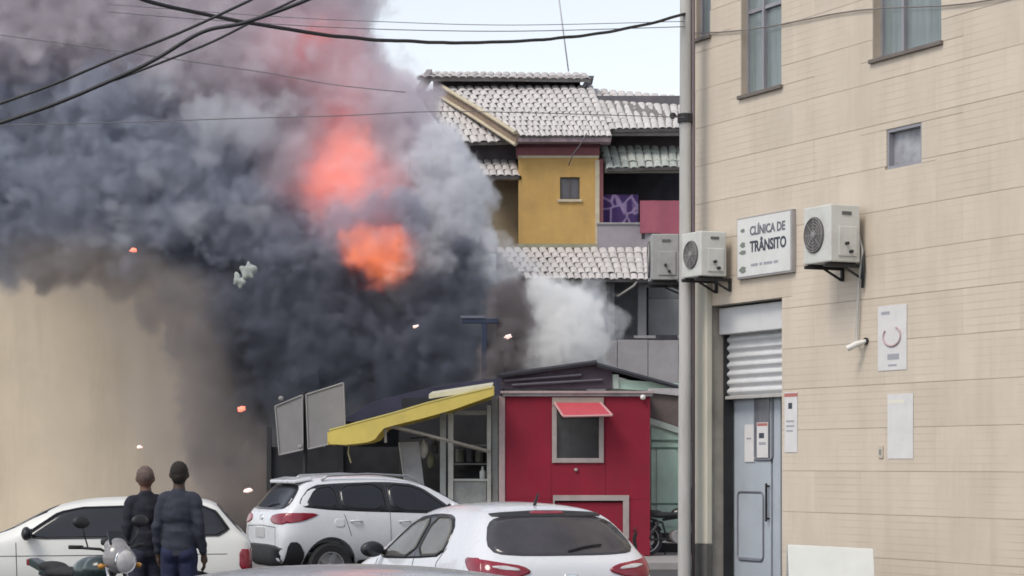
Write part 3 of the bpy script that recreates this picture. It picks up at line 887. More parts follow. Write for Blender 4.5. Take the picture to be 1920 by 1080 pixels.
# hanging cloths on the balcony
purple = mat('purple_cloth', (0.09, 0.045, 0.16), 0.9, var=0.5, scale=4)
_n = purple.node_tree
vor = _n.nodes.new('ShaderNodeTexVoronoi'); vor.inputs['Scale'].default_value = 3.2; vor.feature = 'DISTANCE_TO_EDGE'
tcn = _n.nodes.new('ShaderNodeTexCoord'); mrn = _n.nodes.new('ShaderNodeMapRange'); mrn.inputs['From Min'].default_value = 0.03; mrn.inputs['From Max'].default_value = 0.10; mrn.inputs['To Min'].default_value = 1; mrn.inputs['To Max'].default_value = 0
mxn = _n.nodes.new('ShaderNodeMix'); mxn.data_type = 'RGBA'; mxn.inputs['A'].default_value = (0.06, 0.03, 0.13, 1); mxn.inputs['B'].default_value = (0.30, 0.22, 0.38, 1)
_n.links.new(tcn.outputs['Object'], vor.inputs['Vector']); _n.links.new(vor.outputs['Distance'], mrn.inputs['Value']); _n.links.new(mrn.outputs[0], mxn.inputs['Factor']); _n.links.new(mxn.outputs['Result'], _n.nodes['Principled BSDF'].inputs['Base Color'])
def cloth(name, label, pl, pt, pr, pb, Y, m, waves=5, amp=0.03):
    a, b = P(pl, pb, Y), P(pr, pt, Y)
    m_ = MB(); v, f = [], []
    nx, nz = 28, 8
    for s_ in (0, 1):
        for j in range(nz + 1):
            for i in range(nx + 1):
                t, q = i / nx, j / nz
                v.append((a.x + (b.x - a.x) * t, Y + 0.012 * s_ + amp * math.sin(t * waves * 6.28 + 0.7 * q) * (0.35 + 0.65 * (1 - q)), a.z + (b.z - a.z) * q + 0.02 * math.sin(t * 7) * (1 - q)))
    k = (nx + 1) * (nz + 1)
    for s_ in (0, 1):
        for j in range(nz):
            for i in range(nx):
                p_ = s_ * k + j * (nx + 1) + i
                f.append((p_, p_ + 1, p_ + nx + 2, p_ + nx + 1))
    m_.add(v, f)
    o = obj(name, m_, m, smooth=True)
    return tag(o, label, 'cloth')
cloth('hanging_cloth', 'patterned purple cloth hanging on the balcony of the yellow house', 1131, 365, 1197, 419, YF + 0.3, purple, 3, 0.03)
cloth('hanging_cloth', 'pink cloth draped over the balcony parapet of the yellow house', 1200, 376, 1290, 438, YF - 0.14, mat('pink_cloth', (0.34, 0.10, 0.14), 0.9, var=0.12, scale=2), 2, 0.02)

# awning roof over the lower storey, dark wall below it
annex = thing('annex_building', 'grey low annex with slanted clay tile awning roof below the yellow house', 'building', (2.0, 53.5, 0.13))
roof_plane(annex, 'awning_roof', P(985, 522, 53.2), P(1236, 524, 53.2), P(925, 468, 54.9), P(1236, 468, 54.9), 0.2, 0.36)
wbox('gutter', dark_metal, annex, 950, 522.5, 1236, 528, 53.3, 0.1)
wbox('wall', mat('annex_dark_wall', (0.115, 0.12, 0.128), 0.9, var=0.2, scale=1.2, dirt=0.3), annex, 930, 528.5, 1320, 690, 54.4, 0.6)
for (l, r_) in ((1140, 1152), (1196, 1212)):
    wbox('pillar', grey_plaster, annex, l, 529, r_, 640, 53.7, 0.25, bevel=0.01)
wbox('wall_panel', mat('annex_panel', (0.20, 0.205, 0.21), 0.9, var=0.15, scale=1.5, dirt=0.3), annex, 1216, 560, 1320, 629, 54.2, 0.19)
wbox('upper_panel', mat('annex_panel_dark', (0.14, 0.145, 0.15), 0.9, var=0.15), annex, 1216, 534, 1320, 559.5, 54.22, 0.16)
wbox('slab', pale_concrete, annex, 1130, 629, 1320, 634, 53.4, 0.9)
for (l, r_) in ((1133, 1188), (1230, 1270)):
    wbox('slot', dark_recess, annex, l, 628, r_, 637.5, 53.36, 0.05)
# smashed cable end hanging from the annex gutter
tag(obj('hanging_cable', MB().tube([P(1194, 528, 53.2), P(1188, 536, 53.15), P(1170, 548, 53.15), P(1158, 556, 53.2)], 0.025, 6), mat('cable_pale', (0.30, 0.29, 0.28), 0.8), smooth=True), 'loose pale cable end dangling under the annex awning', 'cable')

cwall = thing('boundary_wall', 'pale grey concrete wall behind the kiosk roofs', 'wall', (2.3, 51.2, 0.13))
cwall['kind'] = 'thing'
a, b = P(1100, 760, 51.0), P(1330, 638, 51.0)
xs = [a.x + (b.x - a.x) * k / 4 for k in range(5)]
for k in range(4):
    obj('panel', MB().box(xs[k] + 0.006, xs[k + 1] - 0.006, 51.0, 51.15, 0.13, b.z + 0.01 * (k % 2)), pale_concrete, cwall, bevel=0.006)

# roof aerial
t = thing('roof_aerial', 'thin leaning aerial mast on the ridge of the yellow house', 'antenna', P(1066, 132, 58.9))
obj('mast', MB().tube([P(1066, 134, 58.9), P(1047, -10, 58.9)], 0.02, 6), mat('aerial_grey', (0.42, 0.42, 0.44), 0.5), t, smooth=True)
for k in (-8, -16):
    p0 = P(1047 - k * 0.13 - 30, k, 58.9); p1 = P(1047 - k * 0.13 + 30, k, 58.9)
    obj('element', MB().tube([p0, p1], 0.012, 6), MATS['aerial_grey'], t)

# beige building at the left, behind the smoke
lb = thing('beige_building', 'plain beige plastered building at the far left, half hidden by smoke', 'building', (-11.0, 55.5, 0.0))
beige = mat('beige_plaster', (0.68, 0.58, 0.45), 0.85, runs=0.4, runcol=(0.42, 0.35, 0.27), runscale=1.2, var=0.06, scale=0.7, bump=0.1, bscale=20, dirt=0.25, dirtcol=(0.40, 0.33, 0.25))
a, b = P(-140, 900, 55.5), P(420, 250, 55.5)
obj('wall', MB().box(a.x, b.x, 55.5, 66, 0.0, b.z), beige, lb)
obj('parapet', MB().box(a.x, b.x + 0.06, 55.42, 66, b.z + 0.001, b.z + 0.25), pale_concrete, lb, bevel=0.02)

# ================================================================== STALLS
red_panel = mat('red_sheet_metal', (0.25, 0.014, 0.034), 0.65, spec=0.25, runs=0.45, runcol=(0.14, 0.03, 0.04), runscale=3.0, var=0.10, scale=1.3, dirt=0.22, dirtcol=(0.12, 0.02, 0.03))
red_flap = mat('red_flap', (0.48, 0.07, 0.09), 0.5, var=0.1)
pink_trim = mat('pinkish_trim', (0.40, 0.30, 0.30), 0.6, var=0.12, scale=4, dirt=0.3)
frame_grey = mat('window_frame_greige', (0.36, 0.31, 0.30), 0.6, var=0.1, dirt=0.3)
YK = 42.0
kiosk = thing('red_kiosk', 'dark red metal kiosk with a small awning window and pale trim', 'kiosk', (1.2, 43.0, 0.13))
a, b = P(947, 870, YK), P(1219, 738, YK)
ax, bx_, zt = a.x, b.x, b.z
whx0, whx1 = P(1044, 0, YK).x, P(1123, 0, YK).x
whz0, whz1 = P(0, 859, YK).z, P(0, 762, YK).z
hhx0, hhx1 = P(1040, 0, YK).x, P(1168, 0, YK).x
hhz0, hhz1 = P(0, 1010, YK).z, P(0, 939, YK).z
# front sheets: one per bay, so the seams show
bays = [ax, whx0 - 0.10, whx1 + 0.12, bx_]
for k in range(3):
    for (z0, z1) in ((0.14, P(0, 936, YK).z), (P(0, 936, YK).z, zt)):
        m_ = MB()
        for (x0, x1, q0, q1) in cells(bays[k] + 0.002, bays[k + 1] - 0.002, z0 + 0.002, z1 - 0.002, [(whx0, whx1, whz0, whz1), (hhx0, hhx1, hhz0, hhz1)]):
            m_.box(x0, x1, YK + 0.002 * (k % 2), YK + 0.05, q0, q1)
        if m_.v: obj('front_panel', m_, red_panel, kiosk)
obj('side_wall', MB().box(ax, ax + 0.05, YK + 0.051, YK + 2.2, 0.14, zt - 0.003), red_panel, kiosk)
obj('side_wall', MB().box(bx_ - 0.05, bx_, YK + 0.051, YK + 2.2, 0.14, zt - 0.003), red_panel, kiosk)
obj('rear_wall', MB().box(ax + 0.051, bx_ - 0.051, YK + 2.1, YK + 2.2, 0.14, zt - 0.003), red_panel, kiosk)
obj('roof', MB().box(ax - 0.08, bx_ + 0.06, YK - 0.10, YK + 2.3, zt, zt + 0.045), pink_trim, kiosk, bevel=0.006)
obj('fascia', MB().box(ax - 0.05, bx_ + 0.04, YK - 0.06, YK - 0.002, zt - 0.05, zt - 0.001), fascia_white, kiosk, bevel=0.006)
obj('corner_post', MB().box(ax - 0.11, ax - 0.002, YK - 0.03, YK + 0.06, 0.14, zt - 0.052), pink_trim, kiosk, bevel=0.006)
fw = 0.085
wf = MB().box(whx0 - fw, whx0, YK - 0.035, YK + 0.03, whz0 - fw, whz1).box(whx1, whx1 + fw, YK - 0.035, YK + 0.03, whz0 - fw, whz1).box(whx0, whx1, YK - 0.035, YK + 0.03, whz0 - fw, whz0)
kw = obj('window', wf, frame_grey, kiosk, bevel=0.006)
obj('header', MB().box(whx0 - fw, whx1 + fw, YK - 0.04, YK + 0.03, whz1 + 0.001, P(0, 745, YK).z), mat('header_greige', (0.33, 0.28, 0.24), 0.7, var=0.15), kw, bevel=0.006)
obj('pane', MB().box(whx0, whx1, YK + 0.035, YK + 0.045, whz0, whz1), mat('kiosk_glass', (0.03, 0.03, 0.036), 0.15, var=0.3, scale=3), kw)
# raised flap above the window
f0, f1 = P(1040, 757, YK), P(1126, 757, YK)
g0, g1 = P(1056, 782, YK - 0.42), P(1148, 780, YK - 0.42)
obj('flap', MB().prism([f0 + Vector((0, -0.045, 0)), f1 + Vector((0, -0.045, 0)), g1, g0], (0, 0.004, 0.02)), red_flap, kw)
for p0, p1 in ((f0, g0), (f1, g1)):
    obj('flap_edge', MB().tube([p0 + Vector((0, -0.045, 0.012)), p1 + Vector((0, 0, 0.012))], 0.022, 6), mat('flap_edge', (0.52, 0.28, 0.28), 0.5), kw)
obj('flap_edge', MB().tube([g0 + Vector((0, -0.01, 0.01)), g1 + Vector((0, -0.01, 0.01))], 0.022, 6), MATS['flap_edge'], kw)
# lower hatch
hf = MB().box(hhx0 - 0.03, hhx1 + 0.11, YK - 0.03, YK + 0.03, hhz1, hhz1 + 0.10).box(hhx1, hhx1 + 0.11, YK - 0.03, YK + 0.03, hhz0, hhz1).box(hhx0 - 0.03, hhx0, YK - 0.03, YK + 0.03, hhz0, hhz1)
ho = obj('hatch_frame', hf, frame_grey, kiosk, bevel=0.006)
obj('hatch_panel', MB().box(hhx0, hhx1, YK + 0.02, YK + 0.045, hhz0, hhz1 - 0.03), red_panel, ho)
p = P(1080, 881, YK); obj('knob', MB().ellipsoid((p.x, YK - 0.02, p.z), 0.035, 0.03, 0.03), frame_grey, kiosk, smooth=True)
p = P(1205, 744, YK); obj('corner_lamp', MB().ellipsoid((p.x, YK - 0.07, p.z - 0.01), 0.05, 0.05, 0.05), mat('lamp_cover', (0.75, 0.7, 0.68), 0.4), kiosk, smooth=True)

# mint green kiosk behind and beside it
mint = mat('mint_paint', (0.46, 0.64, 0.54), 0.6, var=0.08, scale=1.5, dirt=0.35, dirtcol=(0.17, 0.20, 0.17))
mint_pale = mat('pale_mint_paint', (0.42, 0.50, 0.45), 0.6, var=0.1, scale=2, dirt=0.3)
YM = 43.6
mk = thing('mint_kiosk', 'mint green kiosk with dark peaked roof beside the red kiosk', 'kiosk', (3.0, 45.2, 0.13))
a, b = P(1145, 870, 44.5), P(1330, 700, 44.5)
obj('body', MB().box(a.x, b.x, 44.5, 47, 0.14, P(0, 722, 44.5).z), mint_pale, mk)
a, b = P(1221, 968, YM), P(1330, 800, YM)
obj('front_panel', MB().box(a.x, b.x, YM, YM + 0.06, 0.5, b.z), mint, mk, bevel=0.005)
obj('door', MB().box(a.x + 0.10, a.x + 0.46, YM - 0.018, YM - 0.001, 0.62, b.z - 0.42), mint, mk, bevel=0.005)
obj('base', MB().box(a.x, b.x, YM + 0.01, YM + 0.06, 0.14, 0.499), dark_metal, mk)
for py in (826, 840):
    z = P(0, py, YM).z
    obj('rail', MB().box(a.x, b.x, YM - 0.025, YM - 0.002, z - 0.018, z + 0.018), mat('dark_mint', (0.12, 0.2, 0.17), 0.6), mk, bevel=0.003)
z = P(0, 945, YM).z
obj('rail', MB().box(a.x, b.x, YM - 0.02, YM - 0.002, z - 0.02, z + 0.02), MATS['dark_mint'], mk, bevel=0.003)
pts = [P(1219, 737, YM - 0.05), P(1330, 737, YM - 0.05), P(1330, 820, YM - 0.05), P(1219, 783, YM - 0.05)]
obj('brown_board', MB().prism(pts, (0, 0.04, 0)), mat('brown_board_stall', (0.13, 0.105, 0.10), 0.8, var=0.2, dirt=0.3), mk)
pts = [P(1219, 784, YM - 0.055), P(1330, 821, YM - 0.055), P(1330, 832, YM - 0.055), P(1219, 795, YM - 0.055)]
obj('sloped_trim', MB().prism(pts, (0, 0.05, 0)), mint_pale, mk)
pts = [P(1216, 728, YM - 0.12), P(1330, 728, YM - 0.12), P(1330, 748, YM - 0.12), P(1216, 736, YM - 0.12)]
obj('fascia', MB().prism(pts, (0, 0.3, 0)), fascia_white, mk)
pts = [P(1143, 702, 44.35), P(1160, 702, 44.35), P(1160, 729, 44.35), P(1143, 729, 44.35)]
obj('post', MB().prism(pts, (0, 0.1, 0)), mint_pale, mk)
pts = [P(1160, 712, 44.4), P(1330, 722, 44.4), P(1330, 740, 44.4), P(1160, 729, 44.4)]
obj('gable_board', MB().prism(pts, (0, 0.06, 0)), mint, mk)
# dark corrugated gable roof: two leaves built from ridged sheets
tarp = mat('dark_roof_sheet', (0.022, 0.023, 0.03), 0.6, var=0.3, scale=2, dirt=0.2, dirtcol=(0.08, 0.08, 0.09))
plum = mat('plum_gable', (0.05, 0.035, 0.05), 0.8, var=0.3)
ridge0, ridge1 = P(1120, 681, 44.2), P(1120, 681, 44.2) + Vector((0.1, 3.2, 0.05))
def corr_leaf(name, e0, e1, parent, m, n=22, amp=0.02):
    v, f = [], []
    for i in range(n + 1):
        t = i / n
        for j in range(2):
            base = (ridge0.lerp(ridge1, t) if j == 0 else Vector(e0).lerp(Vector(e1), t))
            v.append(base + Vector((0, 0, amp * (1 if i % 2 else -1))))
    for i in range(n):
        f.append((2 * i, 2 * i + 1, 2 * i + 3, 2 * i + 2))
    m_ = MB().add(v, f)
    o = obj(name, m_, m, parent, fix=False)
    s_ = o.modifiers.new('thick', 'SOLIDIFY'); s_.thickness = 0.05
    return o
e0 = P(1290, 728, 44.2); corr_leaf('roof_leaf', e0, e0 + Vector((0.1, 3.2, 0.05)), mk, tarp)
e0 = P(938, 706, 44.2); corr_leaf('roof_leaf', e0, e0 + Vector((0.1, 3.2, 0.05)), mk, tarp)
pts = [P(940, 706, 44.32), P(1120, 684, 44.32), P(1148, 692, 44.32), P(1148, 729, 44.32), P(940, 729, 44.32)]
obj('gable', MB().prism(pts, (0, 0.08, 0)), plum, mk)
for (x0, y0, x1, y1) in ((945, 714, 1090, 703), (960, 722, 1130, 712)):
    obj('batten', MB().tube([P(x0, y0, 44.28), P(x1, y1, 44.28)], 0.025, 6), mat('batten_slate', (0.10, 0.09, 0.115), 0.8), mk)

# grey open stall with the yellow awning
stall = thing('grey_stall', 'open fronted grey stall with dark shelves under the yellow awning', 'stall', (-1.0, 43.2, 0.13))
ash = mat('ash_painted_wood', (0.30, 0.31, 0.30), 0.8, var=0.2, scale=3, dirt=0.5, dirtcol=(0.12, 0.12, 0.11))
ash_pale = mat('pale_ash_wood', (0.46, 0.46, 0.43), 0.8, var=0.15, scale=3, dirt=0.4, dirtcol=(0.2, 0.2, 0.18))
near_black = mat('near_black_interior', (0.022, 0.023, 0.028), 0.9, var=0.4, scale=2)  # near-black base colour shared by the stalls' back walls and counter
a, b = P(752, 900, 43.6), P(938, 745, 43.6)
obj('back_wall', MB().box(a.x, b.x, 43.9, 44.0, 0.14, b.z), near_black, stall)
obj('side_wall', MB().box(b.x - 0.06, b.x, 42.3, 43.89, 0.14, b.z), ash, stall)
for (l, r_, t_, Y) in ((825, 836, 768, 42.2), (840, 850, 775, 42.25), (913, 921, 760, 42.2), (922, 934, 742, 42.25)):
    q0, q1 = P(l, 900, Y), P(r_, t_, Y)
    obj('post', MB().box(q0.x, q1.x, Y, Y + 0.08, 0.14, q1.z), ash_pale if l in (840, 913) else ash, stall, bevel=0.005)
q0, q1 = P(851, 940, 42.3), P(912, 902, 42.3)
obj('counter_front', MB().box(q0.x, q1.x, 42.32, 42.38, 0.14, q1.z), ash, stall, bevel=0.005)
obj('counter_top', MB().box(q0.x - 0.02, q1.x + 0.02, 42.27, 42.8, q1.z + 0.001, q1.z + 0.04), ash_pale, stall, bevel=0.005)
for py in (835, 870):
    q0, q1 = P(852, py, 43.3), P(912, py, 43.3)
    obj('shelf', MB().box(q0.x, q1.x, 43.3, 43.85, q0.z - 0.015, q0.z + 0.015), ash, stall)
q0, q1 = P(852, 778, 42.3), P(912, 770, 42.3)
obj('lintel', MB().box(q0.x, q1.x, 42.3, 42.4, q0.z, q1.z), ash, stall)
for (x, w_, h_, c_) in ((862, 0.16, 0.22, 'a'), (880, 0.12, 0.30, 'b'), (898, 0.14, 0.18, 'a')):
    q = P(x, 868, 43.4)
    t = thing('storage_tin', {862: 'short dull tin on the stall shelf beside the pale post', 880: 'tall dull tin in the middle of the stall shelf', 898: 'low dull tin at the kiosk end of the stall shelf'}[x], 'tin', (q.x, 43.5, q.z + 0.018), 0, 'tins on the stall shelf')
    obj('can', MB().lathe([(w_ / 2, 0.0), (w_ / 2, h_ * 0.96), (w_ * 0.46, h_)], None, 14), mat('tin_' + c_ + '_paint', (0.16, 0.16, 0.14) if c_ == 'a' else (0.10, 0.10, 0.12), 0.6, var=0.3), t, world_space=False, smooth='auto')
    obj('lid', MB().lathe([(w_ * 0.48, h_ + 0.001), (w_ * 0.48, h_ + 0.015)], None, 14), grey_metal, t, world_space=False)
q = P(905, 886, 42.6)
t = thing('white_bottle', 'small white bottle standing on the stall counter end', 'bottle', (q.x, 42.6, P(0, 902, 42.3).z + 0.04))
obj('bottle_body', MB().lathe([(0.05, 0), (0.055, 0.02), (0.055, 0.13), (0.02, 0.17), (0.02, 0.2)], None, 14), mat('bottle_white', (0.72, 0.72, 0.72), 0.4), t, world_space=False, smooth='auto')
obj('cap', MB().lathe([(0.022, 0.201), (0.022, 0.225)], None, 12), ash_pale, t, world_space=False)
# leaning boards at the left of the stall
pts = [P(748, 830, 42.4), P(785, 828, 42.4), P(800, 893, 42.2), P(766, 893, 42.2)]
pts2 = [Vector(p) for p in pts]
t = thing('leaning_board', 'pale grey board leaning against the stall under the yellow awning', 'board', (P(780, 900, 42.2).x, 42.2, 0.13))
pts2[2].z = 0.16; pts2[3].z = 0.16; pts2[2].y = pts2[3].y = 41.9
pts2[2].x = P(812, 0, 42).x; pts2[3].x = P(778, 0, 42).x
obj('sheet', MB().prism(pts2, (0, 0.03, 0.005)), mat('board_grey', (0.33, 0.33, 0.35), 0.8, var=0.15, dirt=0.3), t)
obj('edge_strip', MB().tube([pts2[0] + Vector((0, -0.01, 0)), pts2[3] + Vector((0, -0.01, 0))], 0.014, 6), ash_pale, t)
# cluttered hanging goods between the board and the post
hang_mats = [mat('hang_olive', (0.13, 0.13, 0.09), 0.9, var=0.4), mat('hang_pale', (0.42, 0.42, 0.38), 0.9, var=0.3), mat('hang_dark', (0.05, 0.05, 0.05), 0.9)]
for k, (px, py, w_, h_, c_, lb_) in enumerate(((795, 842, 0.16, 0.34, 1, 'pale bag hanging highest beside the leaning board'), (808, 862, 0.14, 0.30, 0, 'olive bag hanging lowest beside the stall post'), (816, 838, 0.12, 0.26, 2, 'black bag hanging against the stall post'))):
    q = P(px, py, 42.5)
    m_ = MB().ellipsoid((0, 0, 0), w_ / 2, 0.07, h_ / 2, 14, 10)
    me = m_.mesh()
    for v in me.vertices:
        n_ = noise.noise(v.co * 9 + Vector((k * 5, 0, 0)))
        v.co = v.co * (1 + 0.22 * n_)
        if v.co.z > h_ * 0.3: v.co.x *= 0.5; v.co.y *= 0.5
    t = thing('hanging_bag', lb_, 'bag', (q.x, 42.5, q.z), 0, 'bags hanging at the stall')
    obj('bag_body', me, hang_mats[c_], t, world_space=False, smooth=True)
    obj('strap', MB().tube([(0, 0, h_ * 0.4), (0.01, 0.0, h_ * 0.75), (0.0, 0.0, h_ * 0.9)], 0.008, 6), hang_mats[2], t, world_space=False)
obj('hanging_rail', MB().tube([P(770, 822, 42.5), P(840, 816, 42.5)], 0.015, 6), dark_metal, stall)

# yellow awning
yel = mat('yellow_canvas', (0.62, 0.49, 0.12), 0.75, var=0.10, scale=2.0, bump=0.1, bscale=30, dirt=0.35, dirtcol=(0.36, 0.29, 0.12))
aw = thing('yellow_awning', 'yellow canvas awning with a dropped outer valance, sloping away from the red kiosk', 'awning', (P(770, 800, 42).x, 42.0, P(770, 800, 42).z))
YA = 41.3
outl = [(926, 727), (860, 742), (800, 757), (740, 775), (680, 791), (618, 808), (614, 820), (618, 833), (650, 834), (690, 829), (703, 824), (712, 812), (720, 803), (740, 797), (790, 785), (850, 768), (926, 741)]
obj('side_skirt', MB().prism([P(x, y, YA) for x, y in outl], (0, 0.02, 0)), yel, aw)
top = [(926, 726.5), (860, 741.5), (800, 756.5), (740, 774.5), (680, 790.5), (617, 807.5)]
v, f = [], []
for (x, y) in top:
    q = P(x, y, YA - 0.01)
    v += [q, q + Vector((0, 1.9, 0.02)), q + Vector((0, 1.9, 0.045)), q + Vector((0, 0, 0.025))]
for i in range(len(top) - 1):
    o_ = 4 * i
    for k in range(4):
        f.append((o_ + k, o_ + (k + 1) % 4, o_ + 4 + (k + 1) % 4, o_ + 4 + k))
f.append((0, 1, 2, 3)); f.append((4 * len(top) - 4, 4 * len(top) - 3, 4 * len(top) - 2, 4 * len(top) - 1))
obj('canopy', MB().add(v, f), mat('yellow_canvas_top', (0.62, 0.52, 0.16), 0.75, var=0.1, scale=2, dirt=0.3, dirtcol=(0.4, 0.35, 0.2)), aw)
q = P(616, 812, YA)
obj('end_valance', MB().box(q.x - 0.02, q.x, YA + 0.021, YA + 1.88, P(0, 834, YA).z, P(0, 810, YA).z), yel, aw)
obj('far_skirt', MB().prism([P(x, y, YA) + Vector((0, 1.88, 0.0)) for x, y in outl], (0, 0.018, 0)), yel, aw)
arm = mat('awning_arm', (0.33, 0.30, 0.26), 0.6, var=0.15)
obj('strut', MB().tube([P(728, 797, YA + 0.15), P(830, 823, YA + 0.3), P(918, 846, YA + 0.8)], 0.026, 8), arm, aw)
obj('strut', MB().tube([P(728, 799, YA + 1.6), P(918, 848, YA + 1.6)], 0.026, 8), arm, aw)
obj('hanger', MB().tube([P(722, 800, YA + 0.15), P(723, 830, YA + 0.15)], 0.025, 8), arm, aw)
obj('pull_cord', MB().tube([P(654, 833, YA + 0.1), P(653, 850, YA + 0.1), P(658, 868, YA + 0.1)], 0.014, 6), mat('cord_olive', (0.25, 0.22, 0.12), 0.8), aw)
# narrow cream awning above it
v = [P(806, 744, 42.0), P(924, 726, 42.0), P(926, 731, 42.0), P(806, 749, 42.0)]
t = thing('cream_awning', 'narrow cream awning strip above the yellow awning next to the red kiosk', 'awning', P(866, 740, 42.0))
obj('canopy', MB().prism([v[0] + Vector((0, -0.5, 0.0)), v[1] + Vector((0, -0.5, 0.0)), v[1] + Vector((0, 1.2, 0.1)), v[0] + Vector((0, 1.2, 0.1))], (0, 0, 0.03)), mat('cream_canvas', (0.52, 0.50, 0.40), 0.8, var=0.1, dirt=0.3), t)
obj('valance', MB().prism([q + Vector((0, -0.5, 0)) for q in v], (0, 0.02, 0)), MATS['cream_canvas'], t)
# near-black stall with dark blue tarpaulin behind the awning
blue_tarp = mat('navy_tarpaulin', (0.030, 0.030, 0.060), 0.7, var=0.3, scale=1.5, dirt=0.25, dirtcol=(0.07, 0.07, 0.08))
bt = thing('dark_stall', 'near black stall with a sagging navy tarpaulin roof behind the awning', 'stall', (-2.2, 45.2, 0.13))
pts = [P(640, 790, 44.4), P(700, 752, 44.4), P(800, 728, 44.4), P(880, 716, 44.4), P(945, 708, 44.4), P(945, 745, 44.4), P(800, 770, 44.4), P(700, 792, 44.4)]
obj('tarpaulin', MB().prism(pts, (0, 2.4, 0.1)), blue_tarp, bt)
q0, q1 = P(500, 900, 44.9), P(940, 775, 44.9)
obj('wall', MB().box(P(610, 0, 44.9).x, q1.x, 44.9, 46.4, 0.14, P(0, 790, 44.9).z), near_black, bt)
q0, q1 = P(500, 940, 44.5), P(760, 835, 44.5)
obj('counter', MB().box(q0.x, q1.x, 44.5, 45.2, 0.14, P(0, 838, 44.5).z), near_black, bt)
for x in (505, 640, 752):
    q = P(x, 0, 44.45)
    obj('post', MB().box(q.x - 0.04, q.x + 0.04, 44.4, 44.48, 0.14, P(0, 800, 44.4).z), dark_metal, bt)

# two panel sign, tilted
tp = thing('panel_sign', 'tilted pair of blank grey sign panels on posts beside the yellow awning', 'sign', (P(580, 0, 43.4).x, 43.4, 0.13))
panel_mat = mat('sign_panel_grey', (0.20, 0.195, 0.20), 0.6, var=0.12, scale=2, dirt=0.5, dirtcol=(0.17, 0.165, 0.17))
for pts in ([(516, 762), (567, 741), (568, 843), (524, 853)], [(574, 740), (644, 718), (648, 826), (578, 842)]):
    pp = [P(x, y, 43.3 + (645 - x) * 0.002) for x, y in pts]
    obj('panel', MB().prism(pp, (0, 0.04, 0)), panel_mat, tp, bevel=0.006)
    m_ = MB()
    for i in range(4):
        m_.tube([pp[i] + Vector((0, -0.01, 0)), pp[(i + 1) % 4] + Vector((0, -0.01, 0))], 0.016, 6)
    obj('panel_frame', m_, mat('panel_edge', (0.26, 0.255, 0.26), 0.6, dirt=0.3), tp)
obj('post', MB().tube([P(571, 735, 43.62), P(572, 850, 43.62), (P(572, 0, 43.62).x, 43.62, 0.14)], 0.04, 8), dark_metal, tp)
obj('cross_bar', MB().tube([P(520, 800, 43.75), P(645, 770, 43.75)], 0.025, 8), dark_metal, tp)
for (x, y) in ((527, 747), (563, 838)):
    q = P(x, y, 43.25)
    obj('bolt_cover', MB().ellipsoid(q, 0.05, 0.03, 0.045, 10, 8), MATS['panel_edge'], tp, smooth=True)

# blue T post in the smoke
YB = 45.85
q = P(908, 0, YB)
bp_ = thing('blue_post', 'dark blue T shaped post rising behind the kiosk roof in the smoke', 'post', (q.x, YB, 0.13))
blue = mat('blue_post_paint', (0.016, 0.026, 0.06), 0.6, var=0.2)
obj('post', MB().box(q.x - 0.05, q.x + 0.05, YB, YB + 0.1, 0.14, P(0, 603, YB).z), blue, bp_, bevel=0.008)
a, b = P(866, 606, YB), P(934, 597, YB)
obj('cross_arm', MB().box(a.x, b.x, YB - 0.01, YB + 0.11, a.z, b.z), blue, bp_, bevel=0.008)
obj('arm_cap', MB().box(a.x - 0.03, (a.x + b.x) / 2 + 0.1, YB - 0.03, YB + 0.13, b.z + 0.001, b.z + 0.05), mat('arm_pale', (0.13, 0.14, 0.18), 0.7), bp_, bevel=0.005)

# ================================================================== CARS
def chaikin(poly, n=2):
    for _ in range(n):
        out = []
        for i in range(len(poly)):
            a, b = Vector(poly[i]), Vector(poly[(i + 1) % len(poly)])
            out += [a.lerp(b, 0.2), a.lerp(b, 0.8)]
        poly = out
    return poly

def resample(poly, n):
    pts = [Vector(p) for p in poly] + [Vector(poly[0])]
    d = [0]
    for i in range(1, len(pts)): d.append(d[-1] + (pts[i] - pts[i - 1]).length)
    out = []; j = 0
    for k in range(n):
        s_ = d[-1] * k / n
        while d[j + 1] < s_: j += 1
        t = (s_ - d[j]) / max(d[j + 1] - d[j], 1e-9)
        out.append(pts[j].lerp(pts[j + 1], t))
    return out

